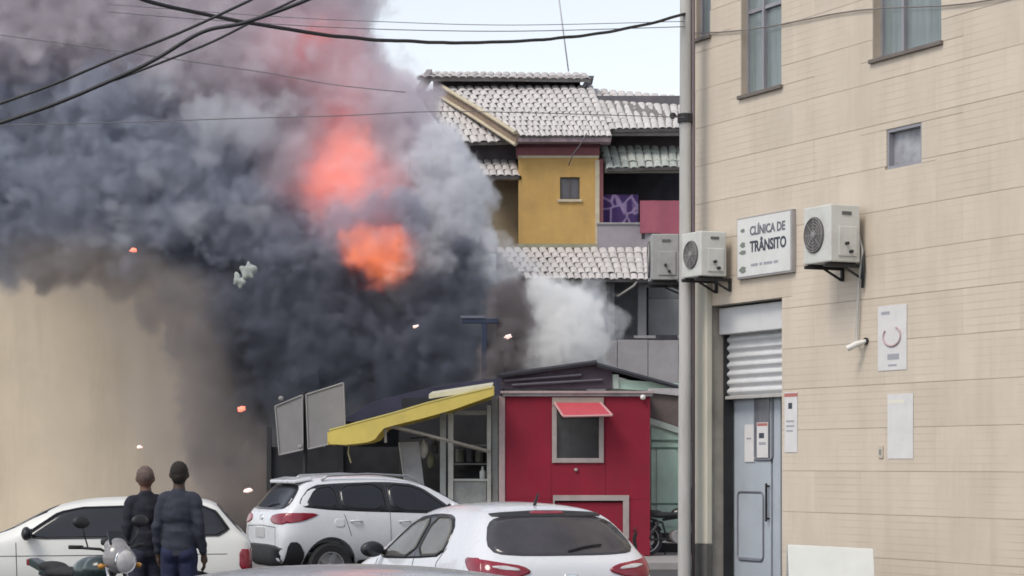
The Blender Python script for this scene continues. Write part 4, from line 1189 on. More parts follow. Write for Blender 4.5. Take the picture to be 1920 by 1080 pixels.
class Skin:
    """a car body to lay patches on"""
    def __init__(s, me):
        b = bmesh.new(); b.from_mesh(me)
        s.tree = BVHTree.FromBMesh(b); b.free()
    def hit(s, a, b, axis):
        if axis == 'y+': o, d = Vector((a, 3, b)), Vector((0, -1, 0))
        elif axis == 'y-': o, d = Vector((a, -3, b)), Vector((0, 1, 0))
        elif axis == 'x-': o, d = Vector((-6, a, b)), Vector((1, 0, 0))
        elif axis == 'x+': o, d = Vector((6, a, b)), Vector((-1, 0, 0))
        loc, n, _, _ = s.tree.ray_cast(o, d)
        if loc is None:
            loc, n, _, _ = s.tree.find_nearest(o + d * (3 if axis[0] == 'y' else 6))
        if n.dot(d) > 0: n = -n
        return loc, n
    def patch(s, poly, axis, off=0.006, round_n=2, nb=44, rings=6):
        poly = resample(chaikin([Vector((p[0], p[1], 0)) for p in poly], round_n), nb)
        c = sum(poly, Vector()) / nb
        v, f = [], []
        loc, n = s.hit(c.x, c.y, axis); v.append(loc + n * off)
        for k in range(1, rings + 1):
            for p in poly:
                q = c.lerp(p, k / rings)
                loc, n = s.hit(q.x, q.y, axis); v.append(loc + n * off)
        for p in poly:
            loc, n = s.hit(p.x, p.y, axis); v.append(loc - n * 0.01)
        for i in range(nb): f.append((0, 1 + i, 1 + (i + 1) % nb))
        for k in range(rings):
            for i in range(nb):
                a, b = 1 + k * nb, 1 + (k + 1) * nb
                f.append((a + i, b + i, b + (i + 1) % nb, a + (i + 1) % nb))
        return MB().add(v, f)
    def line(s, pts, axis, r=0.004, off=0.001, n=14):
        out = []
        for i in range(len(pts) - 1):
            for k in range(n):
                t = k / n
                loc, nn = s.hit(pts[i][0] + (pts[i + 1][0] - pts[i][0]) * t, pts[i][1] + (pts[i + 1][1] - pts[i][1]) * t, axis)
                out.append(loc + nn * off)
        loc, nn = s.hit(pts[-1][0], pts[-1][1], axis); out.append(loc + nn * off)
        return MB().tube(out, r, 6)

def car_body(st, L, wheels, wr_, arch):
    """st rows: x, z0, ws, zm, wm, zb, wb, wr, ze, zt   (x from the rear bumper)"""
    v, f = [], []
    n = 0
    for (x, z0, ws, zm, wm, zb, wb, wr, ze, zt) in st:
        half = [(0, z0), (ws * 0.7, z0), (ws, z0 + 0.06), (wm, zm), (wm * 0.995, (zm + zb) / 2), (wb, zb), (wb * 0.5 + wr * 0.5 + 0.012, (zb + ze) / 2), (wr, ze), (wr * 0.82, ze + (zt - ze) * 0.62), (wr * 0.4, zt - (zt - ze) * 0.07), (0, zt)]
        row = half + [(-y, z) for y, z in half[-2:0:-1]]
        n = len(row)
        v += [(x - L / 2, y, z) for y, z in row]
    for i in range(len(st) - 1):
        for k in range(n):
            f.append((i * n + k, i * n + (k + 1) % n, (i + 1) * n + (k + 1) % n, (i + 1) * n + k))
    f.append(tuple(range(n))[::-1]); f.append(tuple((len(st) - 1) * n + k for k in range(n)))
    me = MB().add(v, f).mesh()
    b = bmesh.new(); b.from_mesh(me); bmesh.ops.recalc_face_normals(b, faces=b.faces); b.to_mesh(me); b.free()
    me = eval_mesh(me, [lambda o: setattr(o.modifiers.new('sub', 'SUBSURF'), 'levels', 2)])
    # wheel arches
    cut = MB()
    for (wx, wy) in wheels:
        sgn = 1 if wy > 0 else -1
        M = Matrix.Translation((wx, wy + sgn * 0.25, wr_)) @ Matrix.Rotation(R(90), 4, 'X')
        cut.lathe([(arch, -0.5), (arch, 0.5)] if False else [(arch, -0.5), (arch, 0.5)], M, 36)
    cme = cut.mesh(); bb = bmesh.new(); bb.from_mesh(cme); bmesh.ops.recalc_face_normals(bb, faces=bb.faces); bb.to_mesh(cme); bb.free()
    co = bpy.data.objects.new('temporary_cutter', cme); C.objects.link(co)
    def bo(o):
        m = o.modifiers.new('bool', 'BOOLEAN'); m.operation = 'DIFFERENCE'; m.object = co; m.solver = 'EXACT'
    return eval_mesh(me, [bo], [co])

def wheel(parent, wx, wy, r, w=0.2, spokes=5, rim=alloy):
    sgn = 1 if wy > 0 else -1
    M = Matrix.Translation((wx, wy, r)) @ Matrix.Rotation(R(-90 * sgn), 4, 'X')   # local z points outwards
    t = MB().lathe([(r * 0.64, -w / 2), (r * 0.9, -w / 2), (r, -w * 0.36), (r, w * 0.36), (r * 0.9, w / 2), (r * 0.64, w / 2 - 0.005), (r * 0.62, 0)], M, 32)
    ty = obj('wheel', t, rubber, parent, world_space=False, smooth='auto')
    m_ = MB().lathe([(r * 0.63, w * 0.2), (r * 0.63, w * 0.46), (r * 0.58, w * 0.46), (r * 0.55, w * 0.12), (0.02, w * 0.12)], M, 32)
    for k in range(spokes):
        a = 2 * math.pi * k / spokes
        c_, s_ = math.cos(a), math.sin(a)
        px = Vector((-s_, c_, 0)) * 0.035
        p0, p1 = Vector((c_ * 0.04, s_ * 0.04, w * 0.36)), Vector((c_ * r * 0.6, s_ * r * 0.6, w * 0.42))
        m_.add([M @ q for q in (p0 - px, p0 + px, p1 + px * 0.8, p1 - px * 0.8, p0 - px - Vector((0, 0, .03)), p0 + px - Vector((0, 0, .03)), p1 + px - Vector((0, 0, .03)), p1 - px - Vector((0, 0, .03)))], [(0, 1, 2, 3), (0, 4, 5, 1), (1, 5, 6, 2), (2, 6, 7, 3), (3, 7, 4, 0), (7, 6, 5, 4)])
    m_.lathe([(0.06, w * 0.1), (0.06, w * 0.38), (0.03, w * 0.42)], M, 16)
    obj('rim', m_, rim, ty, world_space=False)
    obj('brake_disc', MB().lathe([(r * 0.42, w * 0.125), (r * 0.42, w * 0.14)], M, 24), dark_metal, ty, world_space=False)

def make_car(root, sp, paint, glass_side, glass_rear):
    L, W_, k = sp['L'], sp['W'], dict(world_space=False)
    x = lambda q: q - L / 2
    ws_ = [(x(sp['wr_x']), sgn * (W_ / 2 - 0.11)) for sgn in (-1, 1)] + [(x(sp['wf_x']), sgn * (W_ / 2 - 0.11)) for sgn in (-1, 1)]
    me = car_body(sp['st'], L, ws_, sp['r'], sp['arch'])
    sk = Skin(me)
    body = obj('body', me, paint, root, smooth='auto', **k)
    for wx, wy in ws_: wheel(root, wx, wy, sp['r'], 0.2, sp.get('spokes', 5), sp.get('rim', alloy))
    obj('underbody', MB().box(x(0.35), x(L - 0.35), -W_ / 2 + 0.28, W_ / 2 - 0.28, 0.18, 0.5), black_plastic, root, **k)
    X = lambda poly: [(x(a), b) for a, b in poly]
    for ax in ('y-', 'y+'):
        for i, poly in enumerate(sp['side_win']):
            w = obj('side_window', sk.patch(X(poly), ax, 0.006, 1), glass_side, root, smooth=True, **k)
            pl = resample(chaikin([Vector((q[0], q[1], 0)) for q in X(poly)], 1), 40)
            obj('window_seal', sk.line([(q.x, q.y) for q in pl] + [(pl[0].x, pl[0].y)], ax, 0.009, 0.004, 1), black_plastic, w, **k)
        if 'band' in sp:
            obj('window_band', sk.patch(X(sp['band']), ax, 0.003, 1, 60), tint_glass, root, smooth=True, **k)
        for seam in sp['seams']:
            obj('door_seam', sk.line(X(seam), ax, 0.0045, 0.0), black_plastic, root, **k)
        for hx, hz in sp['handles']:
            p, n = sk.hit(x(hx), hz, ax)
            h = MB().tube([p + Vector((-0.09, 0, 0)), p + n * 0.035 + Vector((-0.06, 0, 0)), p + n * 0.035 + Vector((0.06, 0, 0)), p + Vector((0.09, 0, 0))], 0.013, 8)
            obj('door_handle', h, sp.get('handle_mat', paint), root, smooth=True, **k)
        for poly in sp.get('clad', []):
            obj('cladding', sk.patch(X(poly), ax, 0.012, 1, 40, 4), black_plastic, root, smooth='auto', **k)
        # mirror
        mx, mz = sp['mirror']
        p, n = sk.hit(x(mx), mz, ax)
        s_ = 1 if ax == 'y+' else -1
        c_ = Vector((p.x + 0.02, p.y + s_ * 0.13, mz + 0.03))
        mir = obj('mirror', MB().ellipsoid(c_, 0.055, 0.115, 0.075, 16, 10).tube([p, c_], 0.025, 8), sp.get('mirror_mat', black_plastic), root, smooth=True, **k)
        obj('mirror_glass', MB().ellipsoid(c_ + Vector((-0.05, 0, 0)), 0.012, 0.095, 0.06, 16, 8), tint_glass, mir, smooth=True, **k)
    rw = obj('rear_window', sk.patch(sp['rear_win'], 'x-', 0.006, 2, 52), glass_rear, root, smooth=True, **k)
    if sp.get('wiper'):
        z = sp['wiper']
        pts = []
        for q in range(9):
            p, n = sk.hit(-0.02 + 0.33 * q / 8 * -1, z + 0.05 * math.sin(q / 8 * 1.5), 'x-'); pts.append(p + n * 0.02)
        obj('rear_wiper', MB().tube(pts, 0.009, 6), black_plastic, rw, **k)
    # windscreen, front grille and headlights
    obj('windscreen', sk.patch(sp['front_win'], 'x+', 0.006, 1, 52), tint_glass, root, smooth=True, **k)
    obj('grille', sk.patch(sp['grille'], 'x+', 0.006, 1), black_plastic, root, smooth=True, **k)
    for s_ in (-1, 1):
        obj('headlight', sk.patch([(a * s_, b) for a, b in sp['head']], 'x+', 0.008, 1), clear_lens, root, smooth=True, **k)
        if 'tail' in sp:
            tl = obj('tail_light', sk.patch([(a * s_, b) for a, b in sp['tail']], 'x-', 0.010, 1), red_lens, root, smooth=True, **k)
            if 'tail_clear' in sp:
                obj('lens_strip', sk.patch([(a * s_, b) for a, b in sp['tail_clear']], 'x-', 0.014, 1), clear_lens, tl, smooth=True, **k)
            if 'tail_side' in sp:
                obj('side_lens', sk.patch(X(sp['tail_side']), 'y+' if s_ > 0 else 'y-', 0.010, 1), red_lens, tl, smooth=True, **k)
    obj('number_plate', sk.patch([(-0.2, sp['plate'] - 0.07), (0.2, sp['plate'] - 0.07), (0.2, sp['plate'] + 0.07), (-0.2, sp['plate'] + 0.07)], 'x-', 0.012, 0), plate_mat, root, **k)
    obj('tailgate_seam', sk.line(sp['tailgate'], 'x-', 0.0045, 0.0), black_plastic, root, **k)
    if 'bumper' in sp:
        obj('rear_bumper_trim', sk.patch(sp['bumper'], 'x-', 0.012, 1), black_plastic, root, smooth=True, **k)
    return body, sk, x

HATCH = dict(band=[(0.95, 1.01), (1.66, .965), (2.70, .93), (2.52, 1.08), (2.12, 1.325), (1.64, 1.37), (1.18, 1.365), (.97, 1.24)], L=3.92, W=1.69, r=0.30, arch=0.355, wr_x=0.72, wf_x=3.22,
    st=[(0.00, .36, .55, .55, .66, .80, .62, .52, .86, .88), (0.05, .28, .68, .55, .78, .92, .72, .60, .98, 1.00), (0.17, .25, .74, .56, .825, .98, .79, .66, 1.06, 1.09),
        (0.40, .24, .76, .56, .84, 1.00, .805, .63, 1.26, 1.31), (0.60, .24, .76, .56, .845, 1.00, .81, .595, 1.36, 1.43), (0.85, .24, .76, .56, .845, .99, .81, .575, 1.385, 1.465),
        (1.45, .24, .76, .56, .845, .97, .81, .57, 1.40, 1.485), (2.05, .24, .76, .56, .845, .95, .81, .57, 1.375, 1.455), (2.50, .24, .76, .56, .845, .93, .80, .60, 1.22, 1.28),
        (2.92, .24, .76, .56, .84, .91, .79, .66, 1.00, 1.04), (3.40, .24, .74, .55, .82, .84, .76, .60, .91, .93), (3.72, .25, .70, .52, .77, .72, .70, .52, .78, .80), (3.88, .30, .58, .48, .64, .60, .58, .45, .64, .66), (3.92, .36, .5, .46, .55, .54, .5, .4, .57, .58)],
    side_win=[[(0.98, 1.02), (1.62, .985), (1.60, 1.345), (1.20, 1.34), (1.00, 1.23)], [(1.70, .98), (2.62, .95), (2.50, 1.06), (2.12, 1.30), (1.68, 1.345)]],
    seams=[[(1.66, .40), (1.66, .96), (1.65, 1.36)], [(2.68, .38), (2.70, .93)], [(1.0, .68), (1.06, .95), (.93, 1.08)]],
    handles=[(1.10, .88), (1.86, .87)], mirror=(2.52, .99), rear_win=[(-.60, 1.035), (.60, 1.035), (.665, 1.12), (.545, 1.345), (0.2, 1.375), (-.2, 1.375), (-.545, 1.345), (-.665, 1.12)],
    wiper=1.06, front_win=[(-.64, 1.02), (.64, 1.02), (.52, 1.36), (-.52, 1.36)], grille=[(-.45, .36), (.45, .36), (.4, .55), (-.4, .55)], head=[(.42, .66), (.70, .70), (.66, .78), (.46, .74)],
    tail=[(.34, .905), (.50, .85), (.76, .84), (.80, 1.02), (.62, .985), (.42, .955)], tail_clear=[(.44, .915), (.6, .925), (.7, .95), (.6, .96), (.48, .94)], tail_side=[(.08, .86), (.30, .92), (.42, 1.02), (.16, 1.02)],
    plate=.66, tailgate=[(-.55, .50), (-.55, .82), (0, .84), (.55, .82), (.55, .50)], bumper=[(-.5, .32), (.5, .32), (.46, .44), (-.46, .44)])

SUV = dict(band=[(0.27, 1.19), (0.95, 1.125), (2.9, 1.065), (2.70, 1.22), (2.30, 1.49), (1.75, 1.53), (0.98, 1.51), (0.55, 1.48)], L=4.27, W=1.80, r=0.345, arch=0.42, wr_x=0.80, wf_x=3.39, mirror_mat=white_paint, spokes=5,
    st=[(0.00, .45, .60, .66, .72, .92, .68, .58, .98, 1.00), (0.06, .36, .74, .66, .83, 1.02, .77, .66, 1.09, 1.11), (0.18, .32, .80, .66, .88, 1.09, .84, .70, 1.19, 1.22),
        (0.38, .31, .82, .66, .895, 1.12, .86, .67, 1.42, 1.46), (0.52, .31, .82, .66, .90, 1.12, .865, .64, 1.52, 1.58), (0.80, .31, .82, .66, .90, 1.11, .865, .62, 1.55, 1.625),
        (1.50, .31, .82, .66, .90, 1.09, .865, .61, 1.56, 1.64), (2.20, .31, .82, .66, .90, 1.07, .865, .61, 1.53, 1.605), (2.70, .31, .82, .66, .90, 1.05, .855, .64, 1.36, 1.41),
        (3.10, .31, .82, .66, .895, 1.03, .845, .70, 1.12, 1.16), (3.65, .31, .80, .65, .88, .96, .82, .66, 1.03, 1.06), (4.02, .32, .76, .62, .82, .86, .76, .58, .92, .95), (4.20, .38, .64, .58, .70, .74, .64, .5, .79, .81), (4.27, .44, .54, .56, .6, .66, .54, .44, .69, .70)],
    side_win=[[(0.42, 1.19), (0.95, 1.15), (0.93, 1.47), (0.62, 1.44)], [(0.99, 1.145), (1.72, 1.115), (1.70, 1.50), (1.0, 1.48)], [(1.79, 1.11), (2.80, 1.085), (2.66, 1.20), (2.28, 1.46), (1.77, 1.50)]],
    seams=[[(1.755, .46), (1.755, 1.1), (1.74, 1.52)], [(2.86, .46), (2.88, 1.06)], [(1.12, .78), (1.02, 1.08)]],
    handles=[(1.20, .98), (1.98, .97)], mirror=(2.72, 1.13), rear_win=[(-.66, 1.14), (.66, 1.14), (.72, 1.22), (.60, 1.47), (0.2, 1.49), (-.2, 1.49), (-.60, 1.47), (-.72, 1.22)],
    wiper=1.17, front_win=[(-.68, 1.14), (.68, 1.14), (.55, 1.50), (-.55, 1.50)], grille=[(-.5, .5), (.5, .5), (.46, .78), (-.46, .78)], head=[(.44, .80), (.74, .84), (.70, .92), (.48, .88)],
    tail=[(.40, 1.00), (.56, .95), (.84, .94), (.86, 1.10), (.66, 1.09), (.44, 1.06)], tail_side=[(.10, .955), (.36, .985), (.62, 1.075), (.52, 1.10), (.14, 1.10)],
    plate=.82, tailgate=[(-.62, .60), (-.62, .90), (0, .92), (.62, .90), (.62, .60)], bumper=[(-.84, .36), (.84, .36), (.86, .60), (.55, .66), (-.55, .66), (-.86, .60)],
    clad=[[(0.10, .34), (0.34, .34), (.40, .52), (.30, .70), (0.14, .70)], [(1.24, .33), (2.94, .33), (2.94, .46), (1.24, .46)]])

OLD = dict(L=3.72, W=1.60, r=0.285, arch=0.335, wr_x=0.62, wf_x=3.0, handle_mat=black_plastic, spokes=8, rim=grey_metal,
    st=[(0.00, .38, .62, .56, .70, .84, .68, .60, .88, .90), (0.04, .30, .70, .56, .77, .92, .74, .66, .96, .97), (0.12, .27, .72, .56, .79, .96, .77, .68, 1.01, 1.03),
        (0.28, .26, .73, .56, .80, .965, .78, .67, 1.20, 1.22), (0.40, .26, .73, .56, .80, .965, .78, .655, 1.33, 1.37), (0.62, .26, .73, .56, .80, .96, .78, .64, 1.36, 1.41),
        (1.40, .26, .73, .56, .80, .955, .78, .64, 1.37, 1.425), (2.00, .26, .73, .56, .80, .95, .78, .64, 1.345, 1.395), (2.42, .26, .73, .56, .80, .94, .775, .66, 1.16, 1.20),
        (2.74, .26, .73, .56, .80, .92, .77, .68, .98, 1.00), (3.2, .26, .72, .55, .79, .88, .75, .66, .92, .93), (3.58, .27, .70, .54, .77, .82, .73, .64, .86, .87), (3.69, .32, .62, .52, .68, .74, .66, .58, .78, .79), (3.72, .38, .56, .52, .62, .70, .6, .54, .72, .73)],
    side_win=[[(0.20, 1.00), (1.02, .99), (1.02, 1.33), (0.44, 1.325)], [(1.10, .985), (2.50, .97), (2.38, 1.06), (2.02, 1.30), (1.10, 1.325)]],
    seams=[[(1.06, .42), (1.06, .97), (1.06, 1.34)], [(2.52, .40), (2.54, .93)], [(0.05, .80), (3.5, .78)]],
    handles=[(1.25, .86)], mirror=(2.40, 1.0), rear_win=[(-.60, 1.02), (.60, 1.02), (.60, 1.33), (-.60, 1.33)],
    front_win=[(-.64, 1.0), (.64, 1.0), (.58, 1.32), (-.58, 1.32)], grille=[(-.4, .56), (.4, .56), (.4, .70), (-.4, .70)], head=[(.44, .57), (.66, .57), (.66, .70), (.44, .70)],
    tail=[(.52, .62), (.74, .62), (.74, .86), (.52, .86)], tail_side=[(.02, .63), (.14, .63), (.14, .85), (.02, .85)],
    plate=.55, tailgate=[(-.55, .50), (-.55, .9), (.55, .9), (.55, .50)], bumper=[(-.72, .34), (.72, .34), (.74, .48), (-.74, .48)])

# white hatchback nearest the kiosk, seen from behind
cr = thing('hatchback_car', 'white hatchback seen from behind with a dark wide rear window, before the red kiosk', 'car', (-0.24, 21.3, 0), R(112))
cr.scale = (1, 1.0, 0.98)
body, sk, x = make_car(cr, HATCH, white_paint, car_glass, rear_glass)
obj('roof_aerial', MB().tube([(x(0.80), 0.0, 1.455), (x(0.72), 0.0, 1.56)], [0.016, 0.008], 8), black_plastic, cr, world_space=False)
obj('spoiler_strip', sk.patch([(-.52, 1.355), (.52, 1.355), (.50, 1.385), (0, 1.41), (-.50, 1.385)], 'x-', 0.012, 1), black_plastic, cr, world_space=False, smooth=True)
obj('brake_light', sk.patch([(-.16, 1.375), (.16, 1.375), (.15, 1.395), (-.15, 1.395)], 'x-', 0.018, 1), red_lens, cr, world_space=False, smooth=True)
obj('emblem', sk.patch([(-.06, .84), (.06, .84), (.06, .885), (-.06, .885)], 'x-', 0.012, 2), chrome, cr, world_space=False, smooth=True)

# white sport utility vehicle behind it
cr = thing('sport_utility_car', 'white high sport utility car with dark windows parked behind the white hatchback', 'car', (-1.74, 33.94, 0), R(24))
cr.scale = (0.93, 1, 1)
body, sk, x = make_car(cr, SUV, white_paint, tint_glass, tint_glass)
for s_ in (-1, 1):
    obj('roof_rail', MB().tube([(x(0.75), s_ * 0.60, 1.55), (x(0.85), s_ * 0.60, 1.615), (x(1.5), s_ * 0.59, 1.64), (x(2.15), s_ * 0.59, 1.61), (x(2.3), s_ * 0.59, 1.54)], 0.016, 8), alloy, cr, world_space=False, smooth=True)
sp_ = MB().prism([(x(0.60), -0.60, 1.60), (x(0.60), 0.60, 1.60), (x(0.34), 0.54, 1.555), (x(0.34), -0.54, 1.555)], (0, 0, -0.05))
obj('roof_spoiler', sp_, white_paint, cr, world_space=False, bevel=0.015)
obj('emblem', sk.patch([(-.07, 1.0), (.07, 1.0), (.07, 1.06), (-.07, 1.06)], 'x-', 0.012, 2), chrome, cr, world_space=False, smooth=True)
obj('fuel_flap', sk.patch([(x(.86), .90), (x(1.02), .90), (x(1.02), 1.02), (x(.86), 1.02)], 'y-', 0.004, 2), white_paint, cr, world_space=False, smooth=True)

# old white hatchback behind the two people
cr = thing('old_hatchback_car', 'boxy old white hatchback seen from the side behind the two people', 'car', (-4.78, 26.2, 0), R(187))
make_car(cr, OLD, old_white_paint, tint_glass, tint_glass)

# silver car close to the camera: only its roof rises into view
near = dict(HATCH)
cr = thing('silver_car', 'silver car in the near foreground, only its roof edge showing at the bottom', 'car', (-0.80, 8.55, 0), R(118))
cr.scale = (1, 1.0, 0.971)
make_car(cr, near, silver_paint, tint_glass, tint_glass)

# ================================================================== MOTORCYCLES
def motorcycle(label, loc, rot, cowl, tank, scale=1.0):
    """local x forward"""
    t = thing('motorcycle', label, 'motorcycle', loc, rot, 'parked motorcycles')
    t.scale = (scale,) * 3
    k = dict(world_space=False)
    for wx, nm in ((0.66, 'front'), (-0.62, 'rear')):
        M = Matrix.Translation((wx, 0, 0.31)) @ Matrix.Rotation(R(90), 4, 'X')
        w = 0.045 if nm == 'front' else 0.06
        w_o = obj('wheel', MB().lathe([(0.24, -w), (0.29, -w), (0.31, -w * 0.4), (0.31, w * 0.4), (0.29, w), (0.24, w), (0.235, 0)], M, 32), rubber, t, smooth='auto', **k)
        m_ = MB().lathe([(0.25, -w * 0.7), (0.25, w * 0.7), (0.225, w * 0.5), (0.225, -w * 0.5)], M, 32)
        for q in range(6):
            a = q * math.pi / 3
            m_.tube([M @ Vector((0.04 * math.cos(a), 0.04 * math.sin(a), 0)), M @ Vector((0.235 * math.cos(a), 0.235 * math.sin(a), 0))], 0.014, 6)
        m_.lathe([(0.05, -0.07), (0.05, 0.07)], M, 16)
        obj('rim', m_, alloy, w_o, **k)
        obj('brake_disc', MB().lathe([(0.13, 0.055), (0.13, 0.06)], M, 24), grey_metal, w_o, **k)
        fd = []
        for q in range(9):
            a = R(20 + q * 16) if nm == 'front' else R(30 + q * 15)
            fd.append((wx + 0.345 * math.cos(a), 0.0, 0.31 + 0.345 * math.sin(a)))
        v, f = [], []
        for p in fd:
            v += [(p[0], -0.06, p[2] - 0.015), (p[0], 0, p[2] + 0.012), (p[0], 0.06, p[2] - 0.015)]
        for q in range(8):
            f += [(3 * q, 3 * q + 1, 3 * q + 4, 3 * q + 3), (3 * q + 1, 3 * q + 2, 3 * q + 5, 3 * q + 4)]
        fo = obj('mudguard', MB().add(v, f), tank, t, smooth=True, **k)
        so = fo.modifiers.new('thick', 'SOLIDIFY'); so.thickness = 0.008
    for s_ in (-1, 1):
        obj('fork_tube', MB().tube([(0.66, s_ * 0.085, 0.31), (0.44, s_ * 0.085, 0.92)], [0.026, 0.02], 10), chrome, t, smooth=True, **k)
        obj('shock', MB().tube([(-0.62, s_ * 0.11, 0.33), (-0.42, s_ * 0.11, 0.66)], 0.028, 10), dark_metal, t, smooth=True, **k)
        obj('handlebar', MB().tube([(0.42, s_ * 0.02, 0.95), (0.42, s_ * 0.12, 1.0), (0.34, s_ * 0.34, 1.02)], 0.012, 8), dark_metal, t, smooth=True, **k)
        obj('grip', MB().tube([(0.36, s_ * 0.26, 1.018), (0.33, s_ * 0.38, 1.022)], 0.018, 10), rubber, t, smooth=True, **k)
        mi = obj('mirror', MB().tube([(0.38, s_ * 0.22, 1.01), (0.40, s_ * 0.27, 1.12), (0.40, s_ * 0.29, 1.19)], 0.007, 6).ellipsoid((0.40, s_ * 0.30, 1.235), 0.03, 0.085, 0.055, 16, 10), black_plastic, t, smooth=True, **k)
        obj('mirror_glass', MB().ellipsoid((0.375, s_ * 0.30, 1.235), 0.008, 0.075, 0.045, 16, 8), tint_glass, mi, smooth=True, **k)
        obj('indicator', MB().tube([(0.50, s_ * 0.10, 0.86), (0.52, s_ * 0.17, 0.86)], 0.009, 6).ellipsoid((0.53, s_ * 0.19, 0.86), 0.035, 0.03, 0.025, 10, 8), mat('amber_lens', (0.45, 0.2, 0.03), 0.3), t, smooth=True, **k)
    # headlight cowl
    cw = obj('headlight_cowl', remesh(MB().ellipsoid((0.50, 0, 0.93), 0.12, 0.135, 0.14).ellipsoid((0.47, 0, 1.03), 0.08, 0.11, 0.07), 0.012, 3), cowl, t, smooth=True, **k)
    M = Matrix.Translation((0.615, 0, 0.90)) @ Matrix.Rotation(R(90), 4, 'Y')
    obj('headlight', MB().lathe([(0.095, -0.04), (0.10, 0.0), (0.085, 0.018), (0.04, 0.03), (0.005, 0.034)], M, 24), clear_lens, cw, smooth=True, **k)
    obj('headlight_rim', MB().lathe([(0.10, -0.03), (0.108, 0.0), (0.104, 0.008), (0.098, 0.0)], M, 24), chrome, cw, smooth=True, **k)
    obj('screen', MB().prism([(0.52, -0.10, 1.04), (0.52, 0.10, 1.04), (0.44, 0.07, 1.15), (0.44, -0.07, 1.15)], (0.008, 0, 0.004)), tint_glass, cw, **k)
    obj('instrument_pod', MB().box(0.36, 0.44, -0.09, 0.09, 1.03, 1.09), black_plastic, t, bevel=0.02, **k)
    obj('tank', remesh(MB().ellipsoid((0.14, 0, 0.80), 0.27, 0.14, 0.13).ellipsoid((0.24, 0, 0.82), 0.16, 0.15, 0.12), 0.014, 4), tank, t, smooth=True, **k)
    obj('seat', remesh(MB().ellipsoid((-0.28, 0, 0.77), 0.32, 0.12, 0.06).ellipsoid((-0.50, 0, 0.82), 0.2, 0.10, 0.05), 0.014, 4), rubber, t, smooth=True, **k)
    obj('tail_unit', MB().prism([(-0.50, -0.07, 0.74), (-0.50, 0.07, 0.74), (-0.82, 0.05, 0.82), (-0.82, -0.05, 0.82)], (0, 0, 0.07)), tank, t, bevel=0.01, **k)
    obj('tail_lamp', MB().box(-0.86, -0.82, -0.05, 0.05, 0.82, 0.88), red_lens, t, bevel=0.01, **k)
    fr = MB()
    fr.tube([(0.40, 0, 0.88), (0.26, 0, 0.62), (0.18, 0, 0.30), (-0.20, 0, 0.28), (-0.30, 0, 0.62), (-0.70, 0, 0.76)], 0.024, 8)
    fr.tube([(0.40, 0, 0.88), (0.0, 0, 0.72), (-0.30, 0, 0.68)], 0.024, 8)
    for s_ in (-1, 1): fr.tube([(-0.22, s_ * 0.09, 0.32), (-0.62, s_ * 0.09, 0.31)], 0.02, 8)
    obj('frame', fr, dark_metal, t, smooth=True, **k)
    en = MB().lathe([(0.12, -0.12), (0.13, -0.1), (0.13, 0.1), (0.12, 0.12)], Matrix.Translation((-0.02, 0, 0.36)) @ Matrix.Rotation(R(90), 4, 'X'), 20)
    for q in range(6): en.box(0.03, 0.2, -0.08, 0.08, 0.44 + q * 0.035, 0.462 + q * 0.035)
    en.box(0.06, 0.17, -0.055, 0.055, 0.42, 0.66)
    obj('engine', en, grey_metal, t, **k)
    obj('exhaust', MB().tube([(0.16, 0.08, 0.44), (0.2, 0.11, 0.30), (0.0, 0.13, 0.24), (-0.25, 0.14, 0.27), (-0.72, 0.16, 0.38)], [0.02, 0.02, 0.02, 0.04, 0.045], 12), chrome, t, smooth=True, **k)
    obj('kick_stand', MB().tube([(-0.1, 0.1, 0.28), (-0.16, 0.24, 0.012)], 0.012, 6), dark_metal, t, **k)
    return t
silver_cowl = mat('grey_cowl', (0.26, 0.25, 0.26), 0.3, coat=0.4, var=0.08, scale=8)
motorcycle('silver cowled motorcycle at the left, facing the camera in front of the two people', (-3.83, 21.04, 0.0), R(-46), silver_cowl, mat('teal_tank', (0.014, 0.03, 0.03), 0.3, coat=0.4), 1.03)
motorcycle('dark motorcycle parked in front of the mint kiosk beside the red kiosk', (2.98, 42.3, 0.13), R(18), mat('black_cowl', (0.02, 0.02, 0.022), 0.3, coat=0.4), MATS['black_cowl'], 0.95)

